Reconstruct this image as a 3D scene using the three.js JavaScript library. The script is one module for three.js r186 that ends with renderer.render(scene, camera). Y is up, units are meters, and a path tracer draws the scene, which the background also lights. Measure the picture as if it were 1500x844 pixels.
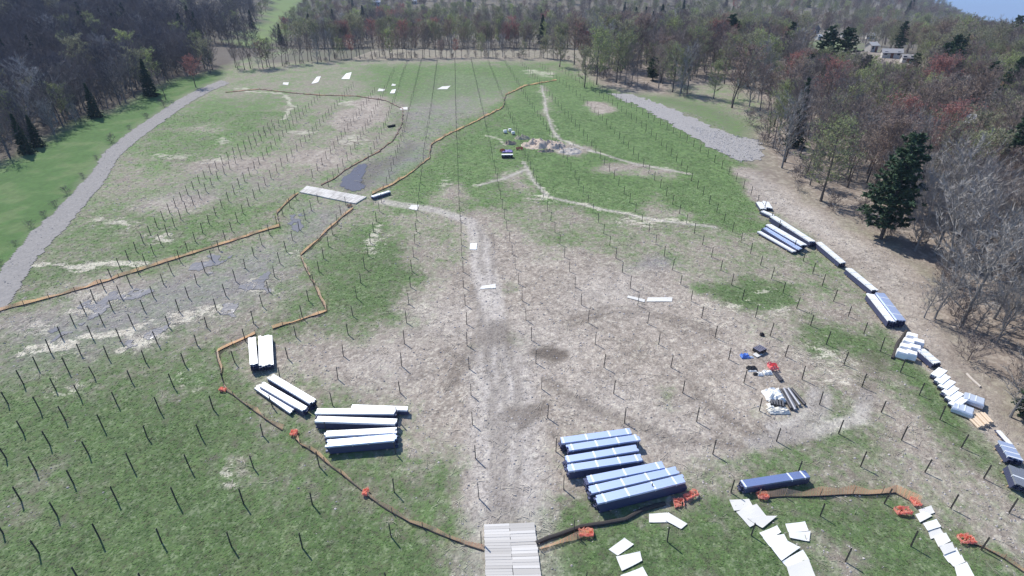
import * as THREE from 'three';
import { mergeGeometries } from 'three/addons/utils/BufferGeometryUtils.js';

/* ------------------------------------------------------------------ camera, sky, sun, exposure */
const CAM_H = 38, PITCH = 27.4 * Math.PI / 180, FOC = 756, PW = 1500, PH = 844;
const scene = new THREE.Scene();
const camera = new THREE.PerspectiveCamera(2 * Math.atan(PH / 2 / FOC) * 180 / Math.PI, PW / PH, 0.5, 20000);
camera.position.set(0, CAM_H, 0);
camera.lookAt(0, CAM_H - Math.sin(PITCH), -Math.cos(PITCH));
const renderer = new THREE.WebGLRenderer({ antialias: true });
renderer.setSize(1024, 576);
renderer.toneMapping = THREE.LinearToneMapping;
renderer.toneMappingExposure = 1.5;
renderer.shadowMap.enabled = true;

const SUN = new THREE.Vector3(-0.43, 0.80, -0.42).normalize();
{
  const W = 512, Hh = 256, d = new Float32Array(W * Hh * 4), mix = (a, b, t) => a + (b - a) * t;
  for (let j = 0; j < Hh; j++) for (let i = 0; i < W; i++) {
    const el = ((j + 0.5) / Hh - 0.5) * Math.PI, az = ((i + 0.5) / W) * Math.PI * 2;
    const u = Math.max(0, Math.sin(el)), k = Math.pow(1 - u, 4);
    // equirectangular direction as three.js maps it
    const x = Math.cos(az - Math.PI) * Math.cos(el), z = Math.sin(az - Math.PI) * Math.cos(el);
    const c = Math.max(0, x * SUN.x + Math.sin(el) * SUN.y + z * SUN.z), glow = 0.5 * Math.pow(c, 22) + 0.12 * Math.pow(c, 5);
    const o = (j * W + i) * 4;
    d[o] = mix(0.075, 0.25, k) + glow; d[o + 1] = mix(0.16, 0.43, k) + glow; d[o + 2] = mix(0.37, 0.73, k) + glow * 0.95; d[o + 3] = 1;
  }
  const sky = new THREE.DataTexture(d, W, Hh, THREE.RGBAFormat, THREE.FloatType);
  sky.mapping = THREE.EquirectangularReflectionMapping; sky.magFilter = sky.minFilter = THREE.LinearFilter; sky.wrapS = THREE.RepeatWrapping; sky.needsUpdate = true;
  scene.background = sky; scene.environment = sky;
}
const sun = new THREE.DirectionalLight(new THREE.Color(1, 0.95, 0.86), 3.8);
sun.position.copy(SUN).multiplyScalar(400); sun.castShadow = true; sun.shadow.mapSize.set(4096, 4096);
Object.assign(sun.shadow.camera, { left: -260, right: 260, top: 260, bottom: -260, near: 1, far: 900 });
scene.add(sun, sun.target);
scene.fog = new THREE.FogExp2(new THREE.Color(0.55, 0.70, 0.95), 0.00018);

/* ------------------------------------------------------------------ small helpers */
function rngOf(seed) { let s = seed >>> 0; return () => { s = (s + 0x6d2b79f5) | 0; let t = Math.imul(s ^ (s >>> 15), 1 | s); t = (t + Math.imul(t ^ (t >>> 7), 61 | t)) ^ t; return ((t ^ (t >>> 14)) >>> 0) / 4294967296; }; }
const clamp = (x, a = 0, b = 1) => Math.min(b, Math.max(a, x)), lerp = (a, b, t) => a + (b - a) * t;
const sstep = (a, b, x) => { const t = clamp((x - a) / (b - a)); return t * t * (3 - 2 * t); };
const V = (x, y, z) => new THREE.Vector3(x, y, z);
const PERM = new Float32Array(65536); { const r = rngOf(77); for (let i = 0; i < 65536; i++) PERM[i] = r(); }
function noise(x, y) {   // value noise 0..1
  const xi = Math.floor(x), yi = Math.floor(y); let fx = x - xi, fy = y - yi; fx = fx * fx * (3 - 2 * fx); fy = fy * fy * (3 - 2 * fy);
  const h = (a, b) => PERM[((a * 73) ^ (b * 4129) ^ ((a + b) * 911)) & 65535];
  const a = h(xi, yi), b = h(xi + 1, yi), c = h(xi, yi + 1), d = h(xi + 1, yi + 1);
  return a + (b - a) * fx + (c - a) * fy + (a - b - c + d) * fx * fy;
}
const fbm = (x, y, n) => { let s = 0, a = 0.5, t = 0; for (let i = 0; i < n; i++) { s += a * noise(x, y); t += a; x = x * 2.03 + 17.3; y = y * 2.03 + 5.1; a *= 0.5; } return s / t; };

const used = {};
function numbered(n) { used[n] = (used[n] ?? -1) + 1; return used[n] ? n + '_' + String(used[n]).padStart(3, '0') : n; }
function tag(o, label, category, group, kind) { o.userData = {}; if (label) o.userData.label = label; if (category) o.userData.category = category; if (group) o.userData.group = group; if (kind) o.userData.kind = kind; return o; }
function thing(name, p, turn, label, category, group) { const g = new THREE.Group(); g.name = numbered(name); g.position.copy(p); g.rotation.y = turn || 0; scene.add(g); return tag(g, label, category, group); }
function mesh(name, geo, mat, parent = scene) { const m = new THREE.Mesh(geo, mat); m.name = parent === scene ? numbered(name) : name; m.castShadow = m.receiveShadow = true; parent.add(m); return m; }
function structure(name, geo, mat) { return tag(mesh(name, geo, mat), null, null, null, 'structure'); }
function M(r, g, b, rough = 0.9, metal = 0, more = {}) { const m = new THREE.MeshStandardMaterial({ roughness: rough, metalness: metal, side: THREE.DoubleSide, ...more }); m.color.setRGB(r, g, b); return m; }

class MB {                                            // collects triangles, builds one geometry
  constructor() { this.p = []; }
  tri(a, b, c) { this.p.push(a.x, a.y, a.z, b.x, b.y, b.z, c.x, c.y, c.z); return this; }
  quad(a, b, c, d) { return this.tri(a, b, c).tri(a, c, d); }
  box(x, y, z, sx, sy, sz, turn = 0) {                // y is the bottom
    const c = Math.cos(turn), s = Math.sin(turn), q = (u, v, w) => V(x + u * c + w * s, y + v, z - u * s + w * c), a = sx / 2, b = sz / 2;
    const k = [q(-a, 0, -b), q(a, 0, -b), q(a, 0, b), q(-a, 0, b), q(-a, sy, -b), q(a, sy, -b), q(a, sy, b), q(-a, sy, b)];
    return this.quad(k[3], k[2], k[6], k[7]).quad(k[1], k[0], k[4], k[5]).quad(k[0], k[3], k[7], k[4]).quad(k[2], k[1], k[5], k[6]).quad(k[7], k[6], k[5], k[4]).quad(k[0], k[1], k[2], k[3]);
  }
  tube(a, b, r0, r1, n = 5, cap = false) {
    const d = b.clone().sub(a).normalize(), u = Math.abs(d.y) < 0.9 ? V(0, 1, 0).cross(d).normalize() : V(1, 0, 0).cross(d).normalize(), w = d.clone().cross(u);
    const ring = (p, r, i) => p.clone().addScaledVector(u, r * Math.cos(i / n * 6.2832)).addScaledVector(w, r * Math.sin(i / n * 6.2832));
    for (let i = 0; i < n; i++) { this.quad(ring(a, r0, i), ring(a, r0, i + 1), ring(b, r1, i + 1), ring(b, r1, i)); if (cap) { this.tri(a, ring(a, r0, i + 1), ring(a, r0, i)); this.tri(b, ring(b, r1, i), ring(b, r1, i + 1)); } }
    return this;
  }
  geo() { const g = new THREE.BufferGeometry(); g.setAttribute('position', new THREE.BufferAttribute(new Float32Array(this.p), 3)); g.computeVertexNormals(); return g; }
}

/* ------------------------------------------------------------------ the lie of the land (x to the right, D metres ahead) */
const SLOPE = 0.1177, sp = (x, k) => x / k > 30 ? x : k * Math.log(1 + Math.exp(x / k));
function H(x, D) {
  let y = SLOPE * D - (SLOPE - 0.03) * sp(D - 212, 6);
  const az = x / Math.max(D, 60);
  const w = 1 - sstep(0.64, 0.86, az) * sstep(250, 500, D);
  y += w * 0.085 * sp(D - 430, 40) * (1 + 0.25 * Math.sin(az * 5 + 1)) - 0.12 * sp(D - 1250, 60);
  y -= 0.045 * sp(x - 150, 20) * (1 - 0.5 * w * sstep(300, 500, D));
  const u = sp(-x - 126, 8); y += 62 * (1 - Math.exp(-u * 0.15 / 62)) * sstep(30, 130, D) * (1 - sstep(0.86, 1.05, -az) * 0.5);
  y += (fbm(x * 0.008 + 9, D * 0.008, 3) - 0.5) * 22 * sstep(330, 700, D);
  if (D > 1200) y = lerp(y, -60, sstep(1500, 2600, D));
  if (Math.abs(x) > 900) y = lerp(y, -50, sstep(1300, 2400, Math.abs(x)));
  if (D > 12.5 && D < 92.5 && Math.abs(x) < 75) {
    const f = clamp((D - 12.5) / 4) * clamp((92.5 - D) / 8) * clamp((75 - Math.abs(x)) / 6);
    y += f * ((fbm(x * 0.35, D * 0.35, 3) - 0.5) * 0.16);
  }
  return y;
}
function ray(px, py) { const a = (px - PW / 2) / FOC, b = (PH / 2 - py) / FOC; return V(a, b * Math.cos(PITCH) - Math.sin(PITCH), -(Math.cos(PITCH) + b * Math.sin(PITCH))); }
function at(px, py, lift = 0) {                         // where the line of sight through a place in the photograph meets the land
  const d = ray(px, py); let t = 5, s = 1;
  while (t < 4000) { const n = t + s; if (CAM_H + d.y * n <= H(d.x * n, -d.z * n) + lift) { let lo = t, hi = n; for (let i = 0; i < 30; i++) { const m = (lo + hi) / 2; if (CAM_H + d.y * m <= H(d.x * m, -d.z * m) + lift) hi = m; else lo = m; } return V(d.x * hi, H(d.x * hi, -d.z * hi), d.z * hi); } t = n; s = 0.6 + t * 0.01; }
  return V(d.x * 900, H(d.x * 900, -d.z * 900), d.z * 900);
}
const flat = (px, py, lift = 0) => { const d = ray(px, py), t = (CAM_H - lift) / (-d.z * SLOPE - d.y); return V(d.x * t, SLOPE * -d.z * t, d.z * t); };   // the same on the even slope of the field
const ground = (x, z, lift = 0) => V(x, H(x, -z) + lift, z);
const toPx = (p) => { const y = p.y - CAM_H, f = -p.z * Math.cos(PITCH) - y * Math.sin(PITCH), u = y * Math.cos(PITCH) - p.z * Math.sin(PITCH); return [PW / 2 + FOC * p.x / f, PH / 2 - FOC * u / f, f]; };
const L2 = (list) => list.map(([a, b]) => { const p = flat(a, b); return [p.x, -p.z]; });
function inPoly(P, x, y) { let c = false; for (let i = 0, j = P.length - 1; i < P.length; j = i++) if ((P[i][1] > y) !== (P[j][1] > y) && x < (P[j][0] - P[i][0]) * (y - P[i][1]) / (P[j][1] - P[i][1]) + P[i][0]) c = !c; return c; }
function edgeDist(P, x, y, closed = true) { let m = 1e9; for (let i = 0; i < P.length - (closed ? 0 : 1); i++) { const a = P[i], b = P[(i + 1) % P.length], dx = b[0] - a[0], dy = b[1] - a[1], t = clamp(((x - a[0]) * dx + (y - a[1]) * dy) / (dx * dx + dy * dy + 1e-9)); m = Math.min(m, Math.hypot(x - a[0] - dx * t, y - a[1] - dy * t)); } return m; }

/* ------------------------------------------------------------------ what covers the field: masks of grass, mud, straw ... on a half-metre grid */
const GX0 = -170, GX1 = 170, GD0 = 8, GD1 = 262, GS = 0.5, GW = (GX1 - GX0) / GS, GH = (GD1 - GD0) / GS;
const grid = { grass: new Float32Array(GW * GH).fill(0.5), mud: new Float32Array(GW * GH), straw: new Float32Array(GW * GH), dark: new Float32Array(GW * GH), pale: new Float32Array(GW * GH), litter: new Float32Array(GW * GH), meadow: new Float32Array(GW * GH) };
function paint(ch, P, val, soft, width) {               // a polygon, or with width a stroke, in metres
  const m = (width || 0) + soft; let x0 = 1e9, x1 = -1e9, y0 = 1e9, y1 = -1e9;
  for (const [x, y] of P) { x0 = Math.min(x0, x - m); x1 = Math.max(x1, x + m); y0 = Math.min(y0, y - m); y1 = Math.max(y1, y + m); }
  const i0 = Math.max(0, Math.floor((x0 - GX0) / GS)), i1 = Math.min(GW - 1, Math.ceil((x1 - GX0) / GS)), j0 = Math.max(0, Math.floor((y0 - GD0) / GS)), j1 = Math.min(GH - 1, Math.ceil((y1 - GD0) / GS)), g = grid[ch];
  for (let j = j0; j <= j1; j++) for (let i = i0; i <= i1; i++) {
    const x = GX0 + (i + 0.5) * GS, y = GD0 + (j + 0.5) * GS; let w;
    if (width) w = 1 - sstep(width * 0.5, width * 0.5 + soft, edgeDist(P, x, y, false));
    else { const e = edgeDist(P, x, y); w = inPoly(P, x, y) ? 0.5 + 0.5 * clamp(e / soft) : 0.5 - 0.5 * clamp(e / soft); }
    if (w > 0) g[j * GW + i] = lerp(g[j * GW + i], val, w);
  }
}
function sample(ch, x, D) { const u = clamp((x - GX0) / GS - 0.5, 0, GW - 1.001), v = clamp((D - GD0) / GS - 0.5, 0, GH - 1.001), i = u | 0, j = v | 0, fu = u - i, fv = v - j, g = grid[ch], k = j * GW + i; return lerp(lerp(g[k], g[k + 1], fu), lerp(g[k + GW], g[k + GW + 1], fu), fv); }
const area = (ch, val, soft, pts) => paint(ch, L2(pts), val, soft);
const line = (ch, val, width, soft, pts) => paint(ch, L2(pts), val, soft, width);
function blob(ch, val, px, py, rx, ry, soft) { const P = []; for (let i = 0; i < 12; i++) { const a = i / 12 * 6.2832, k = 0.75 + 0.45 * PERM[(px * 7 + i * 31 | 0) & 65535]; P.push([px + Math.cos(a) * rx * k, py + Math.sin(a) * ry * k]); } area(ch, val, soft, P); }

const ROAD = [[-160, 580], [-60, 486], [0, 432], [30, 385], [62, 345], [88, 322], [108, 300], [140, 265], [165, 225], [200, 196], [235, 172], [270, 148], [300, 132], [330, 120]];
const RIGHT_EDGE = [[836, 92], [868, 112], [890, 128], [985, 140], [1010, 146], [1060, 161], [1095, 176], [1120, 228], [1152, 264], [1205, 315], [1245, 322], [1300, 352], [1345, 400], [1338, 450], [1385, 495], [1425, 540], [1485, 600], [1560, 690]];
const LEFT_EDGE = [[-90, 262], [0, 243], [60, 210], [110, 180], [165, 163], [200, 143], [260, 116], [300, 110], [330, 99]];
// grass, from the far edge to the near corner
area('grass', 0.72, 8, [[540, 98], [825, 93], [800, 118], [760, 128], [600, 150], [560, 130]]);
area('grass', 0.92, 5, [[785, 118], [830, 112], [900, 138], [1000, 188], [1085, 245], [1112, 300], [1075, 335], [1000, 325], [880, 300], [800, 292], [750, 235], [742, 160]]);
area('grass', 0.74, 5, [[745, 150], [742, 215], [760, 270], [720, 300], [600, 300], [575, 275], [640, 215], [690, 180]]);
area('grass', 0.64, 6, [[205, 205], [280, 150], [400, 140], [425, 165], [400, 195], [240, 250]]);
area('grass', 0.46, 6, [[330, 240], [480, 190], [560, 145], [595, 160], [585, 195], [500, 240], [440, 272], [300, 262], [150, 285], [190, 250]]);
area('grass', 0.60, 6, [[150, 290], [430, 290], [405, 335], [200, 392], [20, 440], [70, 350]]);
area('grass', 0.60, 5, [[60, 385], [140, 345], [240, 345], [360, 340], [190, 395], [40, 432]]);
area('grass', 0.46, 5, [[0, 470], [190, 410], [400, 345], [445, 375], [440, 420], [330, 470], [240, 520], [120, 540], [0, 560]]);
area('grass', 0.72, 4, [[545, 335], [608, 345], [628, 400], [610, 478], [500, 500], [400, 505], [380, 490], [480, 462], [452, 395], [475, 362]]);
area('grass', 0.85, 4, [[-20, 592], [200, 570], [330, 598], [420, 655], [520, 735], [640, 795], [712, 822], [716, 900], [-80, 900]]);
area('grass', 0.62, 4, [[0, 520], [240, 500], [320, 520], [330, 575], [200, 575], [0, 590]]);
area('grass', 0.62, 4, [[600, 690], [650, 720], [700, 770], [712, 810], [640, 790], [540, 725]]);
area('grass', 0.50, 3, [[320, 660], [400, 640], [440, 690], [400, 740], [340, 700]]);
area('grass', 0.55, 4, [[0, 690], [70, 660], [110, 700], [60, 790], [0, 800]]);
area('grass', 0.17, 5, [[612, 320], [700, 322], [770, 372], [1000, 392], [1100, 470], [1165, 525], [1172, 600], [1100, 695], [1010, 705], [940, 655], [822, 640], [792, 772], [706, 772], [648, 705], [598, 560], [470, 542], [402, 530], [500, 502], [610, 490], [640, 400]]);
area('grass', 0.46, 4, [[880, 330], [1100, 350], [1160, 400], [1050, 420], [900, 385]]);
area('grass', 0.52, 4, [[640, 310], [690, 350], [680, 400], [635, 380], [612, 330]]);
area('grass', 0.34, 5, [[1160, 420], [1260, 470], [1330, 570], [1420, 660], [1510, 770], [1510, 830], [1400, 735], [1290, 660], [1180, 570]]);
area('grass', 0.90, 2, [[1030, 428], [1100, 416], [1165, 422], [1170, 450], [1080, 448]]);
area('grass', 0.82, 3, [[1180, 482], [1275, 484], [1260, 512], [1190, 508]]);
area('grass', 0.90, 2.5, [[1296, 520], [1335, 530], [1400, 600], [1440, 640], [1458, 705], [1425, 675], [1370, 612], [1310, 560]]);
area('grass', 0.68, 3, [[1185, 590], [1270, 600], [1275, 650], [1180, 650], [1100, 700], [1080, 690], [1150, 640]]);
area('grass', 0.82, 3, [[795, 805], [880, 772], [1010, 745], [1090, 740], [1180, 700], [1330, 730], [1345, 770], [1420, 800], [1540, 900], [795, 900]]);
area('grass', 0.45, 3, [[1185, 765], [1280, 790], [1300, 844], [1230, 870], [1190, 820]]);
area('grass', 0.72, 2, [[830, 725], [860, 735], [872, 765], [845, 775], [815, 770]]);
area('grass', 0.70, 2.5, [[440, 664], [590, 664], [640, 690], [640, 740], [540, 700]]);
for (const [x, y, r] of [[980, 590, 26], [770, 500, 14], [850, 475, 10], [735, 420, 8], [1030, 690, 14], [700, 505, 10], [935, 510, 12]]) blob('grass', 0.6, x, y, r, r * 0.6, 1.5);
for (const [x, y, rx, ry, v] of [[876, 158, 26, 10, 0.12], [905, 245, 40, 9, 0.3], [965, 255, 44, 8, 0.35], [840, 220, 26, 10, 0.2], [960, 300, 14, 22, 0.4], [800, 150, 8, 30, 0.35], [985, 318, 40, 8, 0.35], [660, 285, 30, 12, 0.35], [760, 265, 16, 14, 0.35], [300, 190, 30, 8, 0.4], [520, 175, 26, 14, 0.1], [470, 230, 40, 12, 0.2], [355, 240, 50, 10, 0.25], [250, 300, 60, 12, 0.3], [150, 420, 60, 10, 0.3], [540, 160, 20, 20, 0.15]]) blob('grass', v, x, y, rx, ry, 2.5);
// mud and wet ground along the stream
area('mud', 0.75, 4, [[0, 480], [180, 425], [380, 365], [440, 372], [400, 420], [300, 470], [220, 500], [60, 535], [0, 545]]);
area('mud', 0.85, 2.5, [[480, 272], [512, 250], [560, 230], [600, 205], [625, 210], [620, 240], [575, 268], [530, 282]]);
area('mud', 0.5, 3, [[590, 150], [660, 120], [720, 140], [680, 175], [625, 205], [590, 195]]);
area('mud', 0.35, 3, [[610, 130], [650, 105], [740, 115], [730, 140], [640, 150]]);
area('mud', 0.6, 2, [[430, 300], [520, 305], [450, 370], [420, 350]]);
area('mud', 0.6, 1.5, [[930, 375], [980, 372], [1000, 395], [960, 404], [925, 395]]);
area('mud', 0.3, 4, [[300, 250], [440, 262], [430, 285], [300, 300], [200, 300]]);
area('dark', 0.55, 1.2, [[494, 272], [512, 249], [545, 236], [575, 228], [600, 206], [612, 212], [590, 236], [555, 258], [537, 280], [505, 282]]); area('dark', 0.4, 1, [[590, 160], [602, 190], [585, 200], [578, 180]]);
// pale straw
for (const [x, y, rx, ry] of [[380, 415, 26, 9], [335, 455, 24, 8], [230, 490, 34, 10], [130, 452, 26, 10], [170, 430, 40, 8], [620, 455, 8, 10], [330, 205, 18, 6], [510, 150, 18, 5], [440, 195, 26, 5], [520, 205, 22, 8], [650, 265, 14, 12], [550, 355, 12, 18], [160, 330, 40, 8], [230, 350, 40, 8], [80, 510, 40, 9], [50, 480, 30, 7], [280, 555, 30, 7], [110, 560, 26, 6], [940, 325, 26, 6], [1040, 470, 26, 7], [1200, 520, 40, 14], [1130, 460, 26, 8], [780, 105, 20, 4], [800, 108, 20, 4], [1230, 560, 34, 14], [420, 560, 26, 14], [360, 690, 18, 20], [250, 230, 30, 6], [320, 235, 24, 6], [420, 375, 14, 5], [790, 290, 20, 8]]) blob('straw', 0.85, x, y, rx, ry, 1.6);
for (const pts of [[[236, 465], [260, 468], [300, 458]], [[190, 505], [260, 478], [300, 462]], [[60, 385], [130, 388], [200, 386]], [[20, 520], [120, 500], [200, 480]], [[340, 130], [400, 135], [428, 155], [415, 175]]]) line('straw', 0.9, 0.9, 1, pts);
// trenches that were filled again
line('pale', 1, 0.45, 0.35, [[768, 238], [782, 265], [800, 287], [880, 306], [960, 322], [1050, 334]]); line('straw', 0.7, 0.45, 0.5, [[768, 238], [782, 265], [800, 287], [880, 306], [960, 322], [1050, 334]]);
line('pale', 1, 0.45, 0.35, [[700, 272], [738, 262], [768, 250]]); line('straw', 0.6, 0.7, 0.6, [[700, 272], [738, 262], [768, 250]]);
line('pale', 1, 0.45, 0.35, [[794, 125], [800, 160], [808, 190], [822, 205], [870, 222], [930, 240], [1010, 255]]); line('straw', 0.75, 0.45, 0.5, [[794, 125], [800, 160], [808, 190], [822, 205], [870, 222], [930, 240], [1010, 255]]);
line('straw', 0.8, 0.8, 0.6, [[722, 198], [738, 212]]);
line('pale', 1, 0.9, 0.5, [[1100, 650], [1160, 638], [1210, 626], [1258, 614], [1272, 580]]);
line('straw', 0.5, 0.6, 0.8, [[1000, 445], [1050, 448], [1090, 438], [1140, 424]]);
line('pale', 1, 0.8, 0.5, [[1195, 575], [1190, 600], [1165, 618], [1130, 628]]); line('dark', 0.4, 0.5, 0.4, [[1203, 577], [1198, 604], [1174, 622], [1140, 632]]); line('pale', 0.9, 0.7, 0.5, [[1210, 580], [1205, 606], [1180, 622]]);
// where vehicles have driven
line('pale', 0.75, 4.2, 2.5, [[750, 900], [748, 770], [742, 680], [738, 600], [732, 530]]);
for (const dx of [-14, 14]) { line('pale', 0.9, 0.9, 0.9, [[748 + dx * 1.4, 800], [742 + dx * 1.2, 680], [734 + dx, 580], [722 + dx * 0.8, 480], [712 + dx * 0.6, 410], [704 + dx * 0.5, 360], [690, 325], [640, 308], [560, 296]]); }
for (const [x, y, r] of [[740, 840, 40], [770, 500, 60], [640, 470, 40], [900, 430, 50], [560, 540, 40], [980, 640, 50], [880, 580, 40]]) blob('pale', 0.45, x, y, r, r * 0.5, 4);
line('dark', 0.5, 0.4, 0.4, [[716, 345], [722, 380], [726, 402]]); line('dark', 0.5, 0.4, 0.4, [[700, 330], [706, 375], [710, 400]]);
for (let i = 0; i < 12; i++) { const o = (PERM[i * 31] - 0.5) * 46, b = (PERM[i * 57] - 0.5) * 40; line(i % 2 ? 'dark' : 'pale', i % 2 ? 0.5 : 0.9, 0.5, 0.3, [[746 + o * 0.9, 800], [742 + o, 700], [736 + o * 1.1 + b * 0.2, 620], [730 + o + b * 0.5, 540], [724 + o * 0.7 + b, 470]]); }
for (const q of [[[830, 470], [880, 450], [960, 455], [1040, 480]], [[800, 560], [880, 600], [980, 640], [1090, 650]], [[650, 560], [690, 520], [700, 470], [690, 420]], [[1010, 560], [1060, 610], [1100, 640], [1180, 636]]]) for (const d of [0, 9]) line('dark', 0.5, 0.45, 0.3, q.map(([a, b]) => [a + d * 0.4, b + d]));
// damp dark patches
blob('dark', 1, 808, 520, 28, 13, 0.35); blob('dark', 0.75, 736, 492, 22, 19, 0.6); blob('dark', 0.9, 774, 606, 34, 12, 0.35); line('dark', 0.8, 0.5, 0.4, [[750, 612], [780, 600], [802, 596]]); line('dark', 0.8, 0.5, 0.4, [[760, 625], [790, 607], [800, 590]]);
line('dark', 0.5, 1.2, 1, [[1275, 520], [1272, 560], [1268, 585]]);
// leaf litter under the wood on the right, and the trodden way before it
area('litter', 0.9, 3, [[1082, 250], [1112, 252], [1118, 228], [1160, 262], [1245, 322], [1345, 400], [1425, 540], [1500, 620], [1700, 900], [1540, 760], [1490, 690], [1440, 610], [1370, 530], [1310, 480], [1320, 455], [1280, 405], [1200, 350], [1130, 300]]);
paint('litter', [...L2(RIGHT_EDGE), [170, 8], [340, 60], [340, 262], [30, 262]], 1, 3);
{ const way = [[1080, 250], [1108, 252], [1140, 270], [1180, 300], [1232, 330], [1296, 368], [1345, 425], [1352, 470], [1400, 540], [1450, 600], [1490, 660], [1475, 680], [1420, 590], [1366, 530], [1318, 478], [1308, 440], [1262, 385], [1205, 352], [1150, 318], [1112, 292]]; area('litter', 0.12, 2.5, way); area('pale', 0.6, 2.5, way); area('grass', 0.03, 2, way); }
area('litter', 0.0, 3, [[985, 128], [1060, 122], [1120, 150], [1115, 190], [1060, 175], [1000, 150]]);
area('meadow', 1, 2, [[-900, 760], [-160, 560], ...ROAD.map(([a, b]) => [a - 8, b - 4]), [330, 90], [260, 90], [150, 130], [-200, 230], [-600, 300]]);
area('meadow', 0.6, 4, [[915, 140], [985, 140], [1060, 160], [1112, 190], [1112, 208], [1060, 195], [1000, 162]]);
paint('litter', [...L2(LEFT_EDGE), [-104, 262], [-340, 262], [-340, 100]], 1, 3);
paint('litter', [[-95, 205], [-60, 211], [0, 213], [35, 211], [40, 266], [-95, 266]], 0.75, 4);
paint('grass', [[-90, 224], [30, 224], [30, 258], [-80, 258]], 0.6, 6);

const C3 = (r, g, b) => [r, g, b], cmix = (o, c, t) => { o[0] += (c[0] - o[0]) * t; o[1] += (c[1] - o[1]) * t; o[2] += (c[2] - o[2]) * t; };
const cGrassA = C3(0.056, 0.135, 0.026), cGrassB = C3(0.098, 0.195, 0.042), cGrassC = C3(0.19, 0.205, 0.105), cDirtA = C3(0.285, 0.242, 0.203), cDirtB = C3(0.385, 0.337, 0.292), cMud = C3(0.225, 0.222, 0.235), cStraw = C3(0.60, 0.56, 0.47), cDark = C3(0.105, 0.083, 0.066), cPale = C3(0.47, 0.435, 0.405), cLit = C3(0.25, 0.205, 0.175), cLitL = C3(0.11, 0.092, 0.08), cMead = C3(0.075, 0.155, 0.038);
function cover(x, D, fine) {                            // colour and height of the cover at a place
  const wx = x + (fbm(x * 0.22 + 3, D * 0.22, 3) - 0.5) * 5, wd = D + (fbm(x * 0.22 + 40, D * 0.22 + 9, 3) - 0.5) * 5;
  const n1 = fbm(x * 0.3, D * 0.3, 3), n2 = fbm(x * 1.7 + 5, D * 1.7, fine ? 3 : 2), n3 = fine ? noise(x * 9, D * 9) : 0.5, st = fbm(x * 0.9 - D * 0.35, D * 1.9 + x * 0.3, 3);
  const g = sample('grass', wx, wd), mud = sample('mud', wx, wd), straw = sample('straw', wx, wd), dark = sample('dark', lerp(x, wx, 0.3), lerp(D, wd, 0.3)), pale = sample('pale', lerp(x, wx, 0.12), lerp(D, wd, 0.12)), lit = sample('litter', wx, wd), mead = sample('meadow', lerp(x, wx, 0.4), lerp(D, wd, 0.4));
  const c = [0, 0, 0]; cmix(c, cDirtA, 1); cmix(c, cDirtB, clamp(n1 * 0.9 + n2 * 0.7 - 0.3));
  cmix(c, cPale, pale * (0.7 + 0.3 * n2)); cmix(c, cMud, mud * 0.85); 
  const th = 1 - g, cov = sstep(th - 0.27, th + 0.27, 0.42 * n1 + 0.43 * n2 + 0.15 * n3 + (g - 0.5) * 0.25) * (1 - pale * 0.8) * (1 - mud * 0.45);
  const gc = [0, 0, 0]; cmix(gc, cGrassA, 1); cmix(gc, cGrassB, n2); cmix(gc, cGrassC, clamp((st - 0.45) * 2.2) * (1.1 - g));
  { const q = lerp(0.74, 1.06, sstep(45, 105, D)); gc[0] *= q; gc[1] *= q; gc[2] *= q; } cmix(c, gc, cov * 0.9);  // near grass painted darker: lusher tone, with lens falloff worked into it
  cmix(c, cStraw, clamp(sstep(0.78 - straw * 0.55, 0.92 - straw * 0.5, st * 0.75 + n3 * 0.25)) * (0.25 + 0.65 * straw) * (fine ? 1 : 0.65));
  { const f = fbm(x * 3.1 + 11, D * 3.1 - x * 0.6, 2); cmix(c, cStraw, sstep(0.56, 0.74, f * 0.65 + n3 * 0.35) * (0.46 + 0.3 * straw) * (1 - mead) * (1 - cov * 0.72) * (1 - mud * 0.45)); cmix(c, cDark, sstep(0.44, 0.26, f * 0.65 + n3 * 0.35) * 0.38 * (1 - mead)); }
  cmix(c, cDark, dark * (0.6 + 0.4 * n2));
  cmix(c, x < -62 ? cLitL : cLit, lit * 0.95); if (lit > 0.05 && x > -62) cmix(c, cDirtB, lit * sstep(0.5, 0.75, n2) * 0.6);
  if (mead > 0.01) { const m = [...cMead]; cmix(m, cGrassC, sstep(0.45, 0.75, n1) * 0.3); cmix(c, m, mead * (1 - lit)); }
  const k = 0.82 + 0.30 * n3 * (fine ? 1 : 0.6) + (n2 - 0.5) * 0.34 + (n1 - 0.5) * 0.2; c[0] *= k; c[1] *= k; c[2] *= k;
  return { c, cov, straw, lit, mead, pale, rough: n2 };
}
const enc = (v) => 255 * Math.pow(clamp(v), 1 / 2.2);
function coverMap(x0, x1, d0, d1, w, h, fine) {
  const data = new Uint8Array(w * h * 4);
  for (let j = 0; j < h; j++) for (let i = 0; i < w; i++) { const r = cover(x0 + (x1 - x0) * (i + 0.5) / w, d0 + (d1 - d0) * (j + 0.5) / h, fine).c, o = (j * w + i) * 4; data[o] = enc(r[0]); data[o + 1] = enc(r[1]); data[o + 2] = enc(r[2]); data[o + 3] = 255; }
  const t = new THREE.DataTexture(data, w, h); t.colorSpace = THREE.SRGBColorSpace; t.magFilter = THREE.LinearFilter; t.minFilter = THREE.LinearFilter; t.needsUpdate = true; return t;
}
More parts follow.
